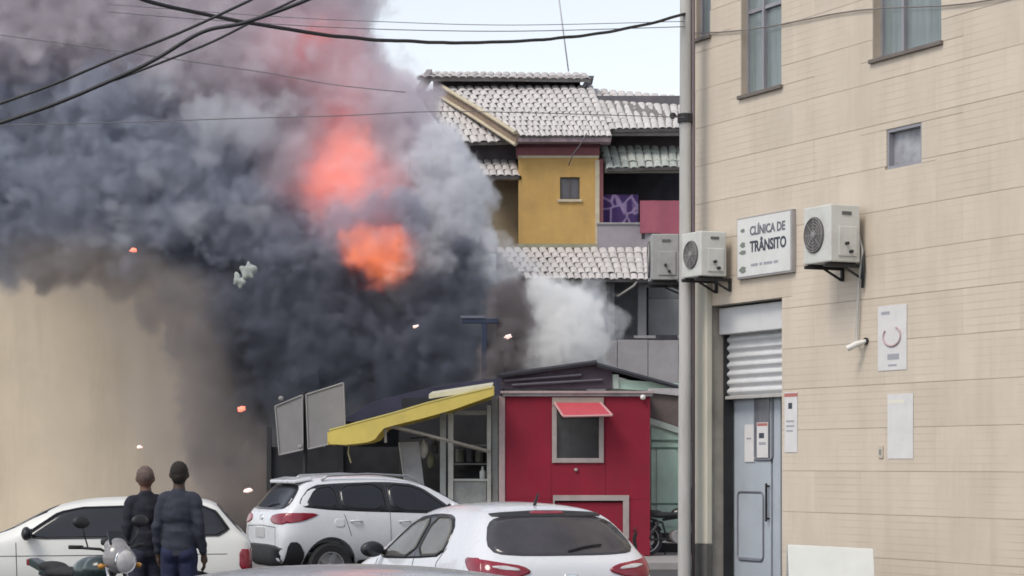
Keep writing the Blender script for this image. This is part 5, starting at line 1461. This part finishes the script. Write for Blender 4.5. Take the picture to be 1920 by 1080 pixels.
# ================================================================== PEOPLE
def person(label, loc, rot, H, hair_m, shirt_m, trouser_m, skin_m, lean=0.0, build=1.0, bald=False, arm=0.0, head_turn=0.0):
    """standing figure, local +y is where it faces"""
    t = thing('person', label, 'person', loc, rot, 'people watching the fire')
    k = H / 1.78
    S = lambda p: Vector(p) * k
    kw = dict(world_space=False)
    Mh = Matrix.Rotation(head_turn, 4, 'Z')
    hd = lambda p: S(Vector((0, 0.005, 1.655)) + Mh @ (Vector(p) - Vector((0, 0.005, 1.655))))
    b = MB()
    # trunk
    b.ellipsoid(S((0, 0, 1.30)), 0.155 * k * build, 0.105 * k * build, 0.20 * k)
    b.ellipsoid(S((0, -0.005, 1.06)), 0.145 * k * build, 0.10 * k * build, 0.17 * k)
    b.ellipsoid(S((0, -0.01, 0.94)), 0.155 * k * build, 0.115 * k * build, 0.13 * k)
    b.capsule(S((-0.13, 0, 1.43)), S((0.13, 0, 1.43)), 0.056 * k, 0.058 * k)
    b.capsule(S((0, -0.01, 1.44)), S((0, 0.0, 1.57)), 0.066 * k, 0.058 * k)
    # head
    b.ellipsoid(hd((0, 0.0, 1.670)), 0.084 * k, 0.104 * k, 0.112 * k, 20, 14)
    b.ellipsoid(hd((0, 0.03, 1.60)), 0.056 * k, 0.062 * k, 0.065 * k)
    b.capsule(hd((0, 0.103, 1.665)), hd((0, 0.120, 1.635)), 0.011 * k, 0.015 * k)
    b.capsule(hd((-0.02, 0.086, 1.598)), hd((0.02, 0.086, 1.598)), 0.010 * k, 0.010 * k)
    for s_ in (-1, 1):
        b.ellipsoid(hd((s_ * 0.087, -0.005, 1.655)), 0.013 * k, 0.022 * k, 0.034 * k, 10, 8)
    # arms, hands, legs
    for s_ in (-1, 1):
        sh, el, wr = S((s_ * 0.155, 0, 1.42)), S((s_ * (0.195 + arm * 0.03), -0.03, 1.14)), S((s_ * (0.195 + arm * 0.05), 0.06, 0.90))
        b.capsule(sh, el, 0.052 * k, 0.040 * k); b.capsule(el, wr, 0.041 * k, 0.026 * k)
        pm = wr + S((0, 0.03, -0.075))
        b.capsule(wr, pm, 0.026 * k, 0.036 * k)
        b.ellipsoid(pm, 0.020 * k, 0.044 * k, 0.05 * k, 10, 8)
        for fi, (dy, ln) in enumerate(((0.034, 0.078), (0.012, 0.088), (-0.010, 0.082), (-0.030, 0.064))):
            r0 = pm + S((0, dy, -0.03)); kn = r0 + S((-s_ * 0.004, 0.006, -ln * 0.5)); tp = kn + S((-s_ * 0.022, 0.012, -ln * 0.45))
            b.capsule(r0, kn, 0.0105 * k, 0.0095 * k, 8); b.capsule(kn, tp, 0.0095 * k, 0.0085 * k, 8)
        th0 = pm + S((-s_ * 0.004, 0.036, 0.02)); th1 = th0 + S((-s_ * 0.02, 0.032, -0.035)); th2 = th1 + S((-s_ * 0.008, 0.008, -0.035))
        b.capsule(th0, th1, 0.013 * k, 0.0115 * k, 8); b.capsule(th1, th2, 0.0115 * k, 0.009 * k, 8)
        b.capsule(S((s_ * 0.085, -0.01, 0.90)), S((s_ * 0.105, 0.005, 0.50)), 0.085 * k, 0.056 * k)
        b.capsule(S((s_ * 0.105, 0.0, 0.50)), S((s_ * 0.11, -0.03, 0.09)), 0.056 * k, 0.036 * k)
        b.ellipsoid(S((s_ * 0.108, -0.035, 0.36)), 0.052 * k, 0.058 * k, 0.11 * k)
        b.capsule(S((s_ * 0.11, -0.05, 0.05)), S((s_ * 0.13, 0.14, 0.035)), 0.042 * k, 0.034 * k)
    obj('body', remesh(b, 0.0085, 3, 0.5), skin_m, t, smooth=True, **kw)
    # shirt
    c = MB()
    q = build * 1.07
    c.ellipsoid(S((0, 0, 1.29)), 0.160 * k * q, 0.125 * k * q, 0.21 * k)
    c.ellipsoid(S((0, -0.008, 1.08)), 0.158 * k * q, 0.120 * k * q, 0.20 * k)
    c.tube([S((0, -0.008, 0.86)), S((0, -0.008, 1.0)), S((0, -0.006, 1.12))], [0.150 * k * q, 0.155 * k * q, 0.15 * k * q], 20)
    c.capsule(S((-0.13, 0, 1.43)), S((0.13, 0, 1.43)), 0.066 * k, 0.070 * k)
    c.capsule(S((0, -0.008, 1.42)), S((0, -0.005, 1.485)), 0.095 * k, 0.074 * k)
    for s_ in (-1, 1):
        sh, el = S((s_ * 0.155, 0, 1.42)), S((s_ * (0.195 + arm * 0.03), -0.03, 1.14))
        wr = S((s_ * (0.195 + arm * 0.05), 0.06, 0.90))
        c.capsule(sh, el, 0.066 * k, 0.056 * k); c.capsule(el, el.lerp(wr, 0.92), 0.057 * k, 0.044 * k)
    me = remesh(c, 0.012, 6, 0.6)
    def wrinkle(q, nn):
        n_ = noise.noise(Vector((q.x * 7, q.y * 7, q.z * 16)) + Vector((loc[0] * 9, 0, 0))) * 0.010 + noise.noise(Vector((q.x * 3 + q.z * 14, q.y * 3, q.z * 5))) * 0.010
        f_ = min(max((1.25 * k - q.z) / (0.2 * k), 0), 1)
        q = q + nn * n_
        f_ *= min(max((0.19 * k - abs(q.x)) / (0.05 * k), 0), 1)
        q.y *= 1 - 0.18 * f_
        return q
    displace(me, wrinkle)
    obj('shirt', me, shirt_m, t, smooth=True, **kw)
    # trousers
    c = MB()
    c.ellipsoid(S((0, -0.015, 0.94)), 0.172 * k * build, 0.128 * k * build, 0.15 * k)
    for s_ in (-1, 1):
        c.ellipsoid(S((s_ * 0.075, -0.055, 0.89)), 0.085 * k, 0.085 * k, 0.10 * k)
        c.capsule(S((s_ * 0.085, -0.01, 0.88)), S((s_ * 0.105, 0.0, 0.50)), 0.103 * k, 0.078 * k)
        c.capsule(S((s_ * 0.105, 0.0, 0.50)), S((s_ * 0.11, -0.025, 0.12)), 0.078 * k, 0.066 * k)
    me = remesh(c, 0.013, 5, 0.6)
    displace(me, lambda q, nn: q + nn * noise.noise(Vector((q.x * 8, q.y * 8, q.z * 13))) * 0.010)
    obj('trousers', me, trouser_m, t, smooth=True, **kw)
    # hair: a cap fitted over the skull
    c = MB()
    c.ellipsoid(hd((0, -0.012, 1.688)), 0.088 * k, 0.106 * k, 0.102 * k, 20, 14)
    if not bald: c.ellipsoid(hd((0, -0.035, 1.645)), 0.078 * k, 0.080 * k, 0.085 * k, 20, 12)
    me = remesh(c, 0.009, 3, 0.5)
    displace(me, lambda q, nn: q + nn * noise.noise(q * 60) * 0.004)
    obj('hair', me, hair_m, t, smooth=True, **kw)
    for s_ in (-1, 1):
        obj('eye', MB().ellipsoid(hd((s_ * 0.033, 0.092, 1.668)), 0.012 * k, 0.010 * k, 0.009 * k, 12, 8), mat('eye_white', (0.6, 0.58, 0.55), 0.3), t, smooth=True, **kw)
        sc = MB().capsule(S((s_ * 0.11, -0.055, 0.052)), S((s_ * 0.132, 0.15, 0.042)), 0.052 * k, 0.042 * k)
        obj('shoe', remesh(sc, 0.012, 2), mat('shoe_dark', (0.03, 0.03, 0.03), 0.7), t, smooth=True, **kw)
    return t
skin_a = mat('skin_tan', (0.15, 0.075, 0.052), 0.55, var=0.1, scale=12)
skin_b = mat('skin_brown', (0.07, 0.04, 0.028), 0.55, var=0.1, scale=12)
xa = P(273, 0, 23.3).x; xb = P(336, 0, 23.0).x
person('person with short greying hair and dark navy shirt, seen from behind beside the motorcycle', (xa, 23.3, 0), R(24), 1.755, mat('hair_greying', (0.12, 0.085, 0.075), 0.9, var=0.35, scale=40), mat('navy_shirt', (0.012, 0.012, 0.022), 0.9, var=0.2, scale=8), mat('dark_jeans', (0.02, 0.022, 0.04), 0.9, var=0.2, scale=10), skin_a, build=1.03, bald=True, arm=0.3, head_turn=R(-25))
person('taller person with black hair, slate blue shirt and navy jeans, seen from behind', (xb, 23.0, 0), R(-8), 1.80, mat('hair_black', (0.018, 0.014, 0.012), 0.9, var=0.2, scale=40), mat('slate_shirt', (0.026, 0.030, 0.046), 0.9, var=0.2, scale=8), mat('navy_jeans', (0.012, 0.016, 0.05), 0.9, var=0.25, scale=10), skin_b, build=1.0, arm=0.6, head_turn=R(10))

# ================================================================== OVERHEAD CABLES
cab_mat = mat('cable_black', (0.025, 0.025, 0.03), 0.6)
thin_mat = mat('cable_slate', (0.16, 0.15, 0.17), 0.7)
def cable(label, pts, D, r, m=cab_mat, wob=0.0):
    """smooth cable through photo points at distance D"""
    pp = [P(x, y, d) for (x, y), d in zip(pts, D if isinstance(D, (list, tuple)) else [D] * len(pts))]
    out = []
    n = len(pp)
    for i in range(n - 1):
        p0, p1, p2, p3 = pp[max(i - 1, 0)], pp[i], pp[i + 1], pp[min(i + 2, n - 1)]
        for q in range(10):
            t = q / 10
            out.append(0.5 * ((2 * p1) + (p2 - p0) * t + (2 * p0 - 5 * p1 + 4 * p2 - p3) * t * t + (3 * p1 - p0 - 3 * p2 + p3) * t ** 3))
    out.append(pp[-1])
    if wob:
        out = [p + Vector((0, 0, wob * noise.noise(p * 3))) for p in out]
    o = obj('overhead_cable', MB().tube(out, r, 6), m, smooth=True)
    return tag(o, label, 'cable', 'overhead cables')
cable('thick sagging black cable bundle that runs across the sky to the utility pole', [(60, -70), (200, -26), (280, 2), (395, 30), (460, 43), (580, 61), (690, 73), (830, 79), (960, 77), (1100, 66), (1200, 48), (1284, 27)], [18.5, 19, 19.2, 19.6, 20, 20.5, 21, 22, 22.8, 23.6, 24.4, 24.95], 0.017, wob=0.012)
cable('black cable crossing the upper left corner, topmost of the slanting ones', [(-60, 215), (90, 162), (217, 109), (340, 60), (470, 0), (560, -45)], 17.0, 0.011)
cable('thickest slanting black cable at the upper left', [(-60, 250), (90, 200), (217, 147), (290, 112), (380, 60), (460, 42), (575, 0), (680, -50)], 16.5, 0.0145)
cable('black cable that hangs just under the thickest slanting one', [(217, 150), (300, 118), (390, 82), (455, 50), (500, 25), (560, -4), (640, -50)], 16.6, 0.009)
cable('faint level wire highest over the roof ridge', [(200, 8), (500, 30), (700, 40), (960, 47), (1284, 40)], 24.9, 0.004, thin_mat)
cable('faint level wire second from the top over the roof ridge', [(200, 22), (360, 35), (600, 50), (800, 57), (1000, 58), (1284, 50)], 24.9, 0.005, thin_mat)
cable('faint wire across the mauve upper smoke', [(-40, 60), (216, 95), (490, 135), (620, 158), (760, 173)], 30.0, 0.006, thin_mat)
cable('faint level wire across the smoke above the fire glow', [(-40, 236), (216, 230), (420, 223), (640, 217), (860, 209), (1284, 220)], 24.9, 0.005, thin_mat)
# slack wire down the yellow house front
tag(obj('slack_wire', MB().tube([P(1100, 250, 54.3), P(1090, 268, 54.4), P(1074, 290, 54.6), P(1066, 310, 54.8)], 0.014, 6), thin_mat, smooth=True), 'slack thin wire hanging down the front of the yellow house', 'cable')

# ================================================================== EMBERS, DEBRIS
ember_m = mat('ember_glow', (0.9, 0.2, 0.12), 0.6, emit=(1.0, 0.2, 0.14), estr=1.2)
spark_m = mat('spark_glow', (0.8, 0.6, 0.55), 0.6, emit=(1.0, 0.7, 0.62), estr=0.6)
for (px, py, D, r, lab, m_) in ((250, 469, 43.0, 0.045, 'glowing red ember flying at the far left edge of the smoke', ember_m), (452, 767, 42.6, 0.055, 'glowing ember flying low in front of the dark smoke above the people', ember_m),
        (465, 920, 41.0, 0.05, 'pale glowing ember just above the gap between the parked cars', spark_m), (952, 631, 43.4, 0.05, 'white glowing spark in front of the brown smoke behind the kiosk roof', spark_m),
        (779, 612, 43.8, 0.035, 'tiny pale spark in the middle of the dark smoke', spark_m), (262, 838, 44.0, 0.035, 'tiny pale spark in front of the beige building', spark_m)):
    b = bmesh.new(); bmesh.ops.create_icosphere(b, subdivisions=3, radius=r)
    for v in b.verts:
        v.co *= 1 + 0.9 * noise.noise(v.co * 26 + Vector((px, 0, 0)))
        v.co = Vector((v.co.x * 1.25 + v.co.z * 0.3, v.co.y, v.co.z * 0.75))
    me = bpy.data.meshes.new('ember'); b.to_mesh(me); b.free()
    o = obj('ember', me, m_, smooth=True); o.location = P(px, py, D)
    tag(o, lab, 'ember', 'flying embers')
# burning scrap thrown up by the blaze: two crumpled flakes
flake = thing('flying_debris', 'pale crumpled scrap of burnt sheet flying in front of the dark smoke', 'debris', P(457, 518, 42.5))
for (px, py, rx, rz, sd) in ((465, 508, 0.15, 0.17, 1), (449, 526, 0.12, 0.14, 5)):
    me = MB().ellipsoid(P(px, py, 42.5), rx * 0.85, 0.035, rz * 0.85, 28, 18).mesh()
    c_ = P(px, py, 42.5)
    for v in me.vertices:
        d_ = v.co - c_
        v.co = c_ + d_ * (1 + 0.75 * noise.noise(d_ * 11 + Vector((sd, sd, 0))))
    obj('flake', me, mat('scrap_pale', (0.36, 0.39, 0.37), 0.9, var=0.25, scale=7), flake, smooth=True)

# ================================================================== SMOKE AND FIRE
def volume_mat(name, col, dens, emit=None, hot=None, estr=0.0, aniso=0.0):
    """smoke that scatters light with the single-scattering colour col; emit/hot: colours of the thin and the dense part of a flame"""
    m = bpy.data.materials.new(name); m.use_nodes = True
    N, L = m.node_tree.nodes, m.node_tree.links
    N.clear()
    out = N.new('ShaderNodeOutputMaterial')
    pv = N.new('ShaderNodeVolumePrincipled')
    pv.inputs['Color'].default_value = (*col, 1)
    pv.inputs['Density'].default_value = dens
    pv.inputs['Anisotropy'].default_value = aniso
    if emit:
        vi = N.new('ShaderNodeVolumeInfo')
        mu = N.new('ShaderNodeMath'); mu.operation = 'MULTIPLY'; mu.inputs[1].default_value = estr
        L.new(vi.outputs['Density'], mu.inputs[0]); L.new(mu.outputs[0], pv.inputs['Emission Strength'])
        mx = N.new('ShaderNodeMix'); mx.data_type = 'RGBA'
        mx.inputs['A'].default_value = (*emit, 1); mx.inputs['B'].default_value = (*hot, 1)
        L.new(vi.outputs['Density'], mx.inputs['Factor']); L.new(mx.outputs['Result'], pv.inputs['Emission Color'])
    L.new(pv.outputs[0], out.inputs['Volume'])
    return m

def plume(name, label, blobs, m, voxel=0.065, seed=0.0, warp=(0.55, 0.34, 0.19), wscale=(0.45, 1.3, 3.3), rough=0.7, thresh=0.16, soft=0.17, nscale=1.5, cat='smoke', grow=1.6):
    """turbulent body of smoke as a voxel volume: soft balls (photo column, row, radius in photo pixels, distance), stirred by three scales
    of turbulence, with billows cut into the edge"""
    ng = bpy.data.node_groups.new(name + '_field', 'GeometryNodeTree')
    ng.interface.new_socket('Geometry', in_out='OUTPUT', socket_type='NodeSocketGeometry')
    N, L = ng.nodes, ng.links
    def math_(op, a, b=None, clamp=False):
        n = N.new('ShaderNodeMath'); n.operation = op; n.use_clamp = clamp
        for i, v in enumerate((a, b)):
            if v is None: continue
            if isinstance(v, (int, float)): n.inputs[i].default_value = v
            else: L.new(v, n.inputs[i])
        return n.outputs[0]
    def vm(op, a, b=None, scale=None, out=0):
        n = N.new('ShaderNodeVectorMath'); n.operation = op
        for i, v in enumerate((a, b)):
            if v is None: continue
            if isinstance(v, (tuple, Vector)): n.inputs[i].default_value = v
            else: L.new(v, n.inputs[i])
        if scale is not None: n.inputs['Scale'].default_value = scale
        return n.outputs[out]
    def tex(vec, scale, detail):
        n = N.new('ShaderNodeTexNoise'); n.inputs['Scale'].default_value = scale; n.inputs['Detail'].default_value = detail
        n.inputs['Roughness'].default_value = 0.55
        L.new(vec, n.inputs['Vector'])
        return n
    pos = N.new('GeometryNodeInputPosition').outputs[0]
    base = vm('ADD', pos, (seed * 17.3, seed * 5.7, seed * 9.1))
    p = pos
    for a, sc_ in zip(warp, wscale):
        n = tex(base, sc_, 1.0)
        d = vm('SUBTRACT', n.outputs['Color'], (0.5, 0.5, 0.5))
        p = vm('ADD', p, vm('SCALE', d, scale=a * 2.6))
    acc = None
    lo, hi = Vector((1e9,) * 3), Vector((-1e9,) * 3)
    for (px, py, rp, D) in blobs:
        c = P(px, py, D); r = rp * D / F * grow
        dist = vm('DISTANCE', p, c, out=1)
        mr = N.new('ShaderNodeMapRange'); mr.interpolation_type = 'SMOOTHSTEP'
        mr.inputs['From Min'].default_value = r; mr.inputs['From Max'].default_value = 0.0
        L.new(dist, mr.inputs['Value'])
        acc = mr.outputs[0] if acc is None else math_('ADD', acc, mr.outputs[0])
        for k in range(3):
            lo[k] = min(lo[k], c[k] - r - 0.35); hi[k] = max(hi[k], c[k] + r + 0.35)
    acc = math_('MINIMUM', acc, 1.0)
    bil = tex(vm('ADD', p, (seed * 3.1, 2.0, seed)), nscale, 4.0)
    bl = math_('ABSOLUTE', math_('SUBTRACT', bil.outputs[0], 0.5))          # creases between billows
    cut = math_('MULTIPLY', math_('SUBTRACT', bl, 0.10), rough * 3.0)
    f = math_('ADD', acc, cut)
    f = math_('DIVIDE', math_('SUBTRACT', f, thresh), soft, clamp=True)
    gate = math_('MULTIPLY', acc, 6.0, clamp=True)
    dens = math_('MULTIPLY', math_('MULTIPLY', f, f), gate)
    vc = N.new('GeometryNodeVolumeCube')
    L.new(dens, vc.inputs['Density'])
    vc.inputs['Min'].default_value = lo; vc.inputs['Max'].default_value = hi
    for k, ax in enumerate('XYZ'):
        vc.inputs['Resolution ' + ax].default_value = max(8, int((hi[k] - lo[k]) / voxel))
    sm = N.new('GeometryNodeSetMaterial'); sm.inputs['Material'].default_value = m
    go = N.new('NodeGroupOutput')
    L.new(vc.outputs[0], sm.inputs['Geometry']); L.new(sm.outputs[0], go.inputs[0])
    me = bpy.data.meshes.new(name); me.from_pydata([(hi + lo) / 2], [], [])
    me.materials.append(m)
    o = bpy.data.objects.new(name, me); C.objects.link(o)
    md = o.modifiers.new('smoke_field', 'NODES'); md.node_group = ng
    return tag(o, label, cat, kind='stuff')

scene.cycles.volume_step_rate = 2.0
scene.cycles.volume_max_steps = 256

dark = [(520, 800, 70, 48), (600, 770, 80, 48), (690, 730, 85, 47.8), (780, 690, 80, 47.4), (850, 660, 75, 47), (905, 640, 50, 46.6), (560, 690, 100, 48.2), (470, 700, 80, 48.6), (650, 640, 105, 48), (750, 600, 95, 47.6),
        (840, 560, 80, 47.2), (890, 560, 45, 46.8), (540, 580, 100, 48.4), (430, 590, 85, 48.8), (370, 560, 65, 49), (640, 540, 80, 48), (420, 800, 70, 49), (440, 900, 75, 49), (500, 900, 80, 48.6), (600, 860, 80, 48), (840, 500, 60, 47.4), (400, 690, 60, 49.2), (330, 520, 60, 49.2), (230, 500, 55, 49.6), (110, 490, 60, 49.8), (395, 620, 75, 48.6), (415, 720, 75, 48.4), (440, 820, 80, 48.2), (455, 910, 80, 48.0)]
plume('smoke', 'dense black smoke boiling up behind the stalls and the yellow awning', dark, volume_mat('soot_smoke', (0.24, 0.26, 0.32), 3.2), seed=1)
mid = [(250, 330, 120, 49.5), (370, 310, 120, 49.5), (460, 350, 110, 49.4), (330, 430, 100, 49.6), (450, 430, 110, 49.4), (560, 440, 90, 49), (160, 380, 120, 49.8), (60, 330, 130, 50), (-60, 380, 130, 50), (230, 230, 110, 49.8), (120, 240, 120, 50),
       (40, 450, 80, 50), (180, 450, 60, 50), (0, 220, 120, 50), (320, 230, 80, 49.8), (700, 450, 70, 47.7), (640, 480, 70, 47.8), (770, 450, 50, 47.5)]
plume('smoke', 'rolling slate grey smoke that fills the left of the sky', mid, volume_mat('slate_smoke', (0.52, 0.55, 0.64), 2.8), seed=2, voxel=0.075)
up = [(300, 80, 140, 50), (430, 60, 140, 50), (560, 50, 125, 49.8), (600, 150, 120, 49.4), (690, 200, 95, 49), (740, 260, 90, 48.7), (480, 170, 130, 49.8), (360, 170, 110, 50), (160, 90, 140, 50.4), (20, 80, 150, 50.4), (-120, 120, 150, 50.4), (760, 340, 80, 48.4), (620, -20, 80, 50), (520, -60, 140, 50.2), (340, -80, 150, 50.5), (150, -80, 150, 50.5), (-30, -80, 150, 50.5), (700, 300, 80, 48.8), (770, 210, 45, 49),
      (530, 270, 90, 49.1), (610, 300, 90, 48.9), (560, 370, 70, 48.8), (650, 370, 85, 48.6), (720, 390, 75, 48.2), (740, 440, 50, 47.7)]
plume('smoke', 'pale mauve grey smoke rising at the top of the plume', up, volume_mat('mauve_smoke', (0.80, 0.755, 0.81), 2.1), seed=3, voxel=0.09, soft=0.24)
right = [(800, 300, 55, 48), (835, 330, 52, 47.8), (868, 370, 46, 47.7), (885, 420, 40, 47.6), (850, 420, 55, 47.6), (810, 400, 60, 47.7), (845, 285, 36, 48), (880, 330, 32, 47.9), (900, 455, 30, 47.5), (820, 250, 34, 48.2), (800, 470, 50, 47.3), (830, 490, 35, 47.2)]
plume('smoke', 'curling light grey smoke puffs along the edge nearest the yellow house', right, volume_mat('light_smoke', (0.86, 0.87, 0.91), 3.2), seed=4, voxel=0.05, rough=0.8, soft=0.22, warp=(0.22, 0.16, 0.09), wscale=(0.9, 2.2, 5), nscale=2.2)
wht = [(1030, 575, 46, 46.6), (1070, 590, 50, 46.5), (1060, 640, 58, 46.3), (1095, 650, 42, 46.3), (1010, 545, 26, 46.7), (1100, 610, 32, 46.4), (1020, 640, 45, 46.4), (1040, 690, 50, 46.2), (1000, 690, 40, 46.2)]
plume('smoke', 'bright white smoke puff bursting up right behind the peaked kiosk roof', wht, volume_mat('white_smoke', (0.995, 0.996, 0.998), 3.6), seed=5, voxel=0.045, warp=(0.16, 0.16, 0.10), wscale=(0.9, 2.4, 6), nscale=2.4)
brn = [(950, 560, 34, 46.2), (965, 600, 38, 46.1), (950, 645, 46, 46.1), (975, 670, 38, 46.1), (935, 690, 44, 46.1), (968, 545, 26, 46.2)]
plume('smoke', 'dark brown smoke tongue beside the bright white smoke puff', brn, volume_mat('brown_smoke', (0.34, 0.31, 0.32), 4.0), seed=6, voxel=0.045, warp=(0.2, 0.18, 0.11), wscale=(0.9, 2.4, 6), nscale=2.4)
wsp = [(1110, 555, 24, 47.5), (1125, 580, 28, 47.4), (1140, 605, 28, 47.3), (1120, 620, 30, 47.2), (1155, 612, 20, 47.4), (1100, 535, 18, 47.6), (1090, 560, 30, 47.0)]
plume('smoke', 'thin bluish smoke wisp drifting off beside the white puff', wsp, volume_mat('blue_wisp', (0.93, 0.95, 0.985), 1.3), seed=7, voxel=0.045, warp=(0.2, 0.22, 0.14), wscale=(0.9, 2.4, 6), nscale=2.6)
wsp2 = [(925, 470, 30, 47.4), (950, 485, 28, 47.4), (975, 500, 26, 47.3), (910, 500, 34, 47.2), (1000, 512, 20, 47.3), (935, 520, 32, 46.9)]
plume('smoke', 'thin pale smoke veil over the awning roof tiles below the yellow house', wsp2, volume_mat('veil_smoke', (0.92, 0.93, 0.97), 1.2), seed=8, voxel=0.045, warp=(0.2, 0.22, 0.14), wscale=(0.9, 2.4, 6), nscale=2.6)
hazeb = [(370, 600, 100, 47.9), (350, 720, 110, 47.8), (370, 840, 120, 47.6), (420, 940, 110, 47.4), (280, 560, 90, 48.2), (200, 520, 80, 48.4), (90, 500, 80, 48.6), (480, 930, 90, 47.2)]
plume('smoke', 'thin brownish smoke fringe in front of the beige building', hazeb, volume_mat('fringe_smoke', (0.62, 0.55, 0.50), 1.5), seed=9, voxel=0.16, soft=1.5, rough=0.35, thresh=0.02, grow=1.7)
lite = [(430, 240, 50, 48.0), (480, 260, 40, 47.9), (395, 215, 34, 48.1), (300, 170, 50, 48.6), (360, 400, 40, 48.0), (250, 420, 44, 48.4), (540, 190, 40, 48.2), (470, 400, 40, 47.9), (300, 330, 34, 48.3)]
plume('smoke', 'lighter blue grey swirls curling on the front of the slate smoke', lite, volume_mat('swirl_smoke', (0.80, 0.83, 0.88), 1.0), seed=14, voxel=0.06, warp=(0.5, 0.4, 0.18), wscale=(0.6, 1.6, 4.0), nscale=2.0)

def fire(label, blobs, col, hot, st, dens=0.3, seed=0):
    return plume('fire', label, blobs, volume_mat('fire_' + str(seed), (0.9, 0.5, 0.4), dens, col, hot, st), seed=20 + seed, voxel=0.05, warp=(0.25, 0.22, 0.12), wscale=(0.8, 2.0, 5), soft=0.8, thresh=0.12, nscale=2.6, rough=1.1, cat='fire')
fire('large orange fire glow burning in the middle of the smoke column', [(662, 262, 46, 48.2), (690, 290, 40, 48.2), (635, 305, 50, 48.2), (605, 345, 40, 48.1), (665, 330, 40, 48.2)], (1.0, 0.10, 0.055), (1.0, 0.20, 0.05), 0.47, seed=1)
fire('orange fire glow low in the smoke near the light grey puffs', [(700, 470, 55, 46.8), (740, 478, 45, 46.8), (660, 455, 45, 46.9), (720, 495, 34, 46.8)], (1.0, 0.09, 0.04), (1.0, 0.22, 0.03), 0.75, seed=2)
fire('small reddish fire glow high in the pale smoke near the cables', [(545, 98, 40, 49.1), (580, 102, 34, 49.1), (500, 95, 34, 49.1), (600, 75, 30, 49.1)], (1.0, 0.11, 0.10), (1.0, 0.14, 0.08), 0.6, seed=3)
fire('added dull red halo between the two large fire glows', [(650, 390, 90, 47.9), (720, 400, 80, 47.5), (600, 330, 80, 48.3), (640, 220, 80, 48.6), (700, 340, 70, 48.2)], (1.0, 0.12, 0.10), (1.0, 0.13, 0.09), 0.16, 0.1, seed=4)  # added wide emitter, imitates fire glow scattered by the smoke
fire('added faint reddish halo around the small glow high in the plume', [(560, 100, 80, 49.0), (500, 90, 60, 49.1), (640, 130, 80, 48.9), (620, 60, 70, 49.2), (660, 190, 70, 48.8)], (1.0, 0.20, 0.20), (1.0, 0.18, 0.16), 0.10, 0.1, seed=5)  # emission added in place of the small fire's scattered light
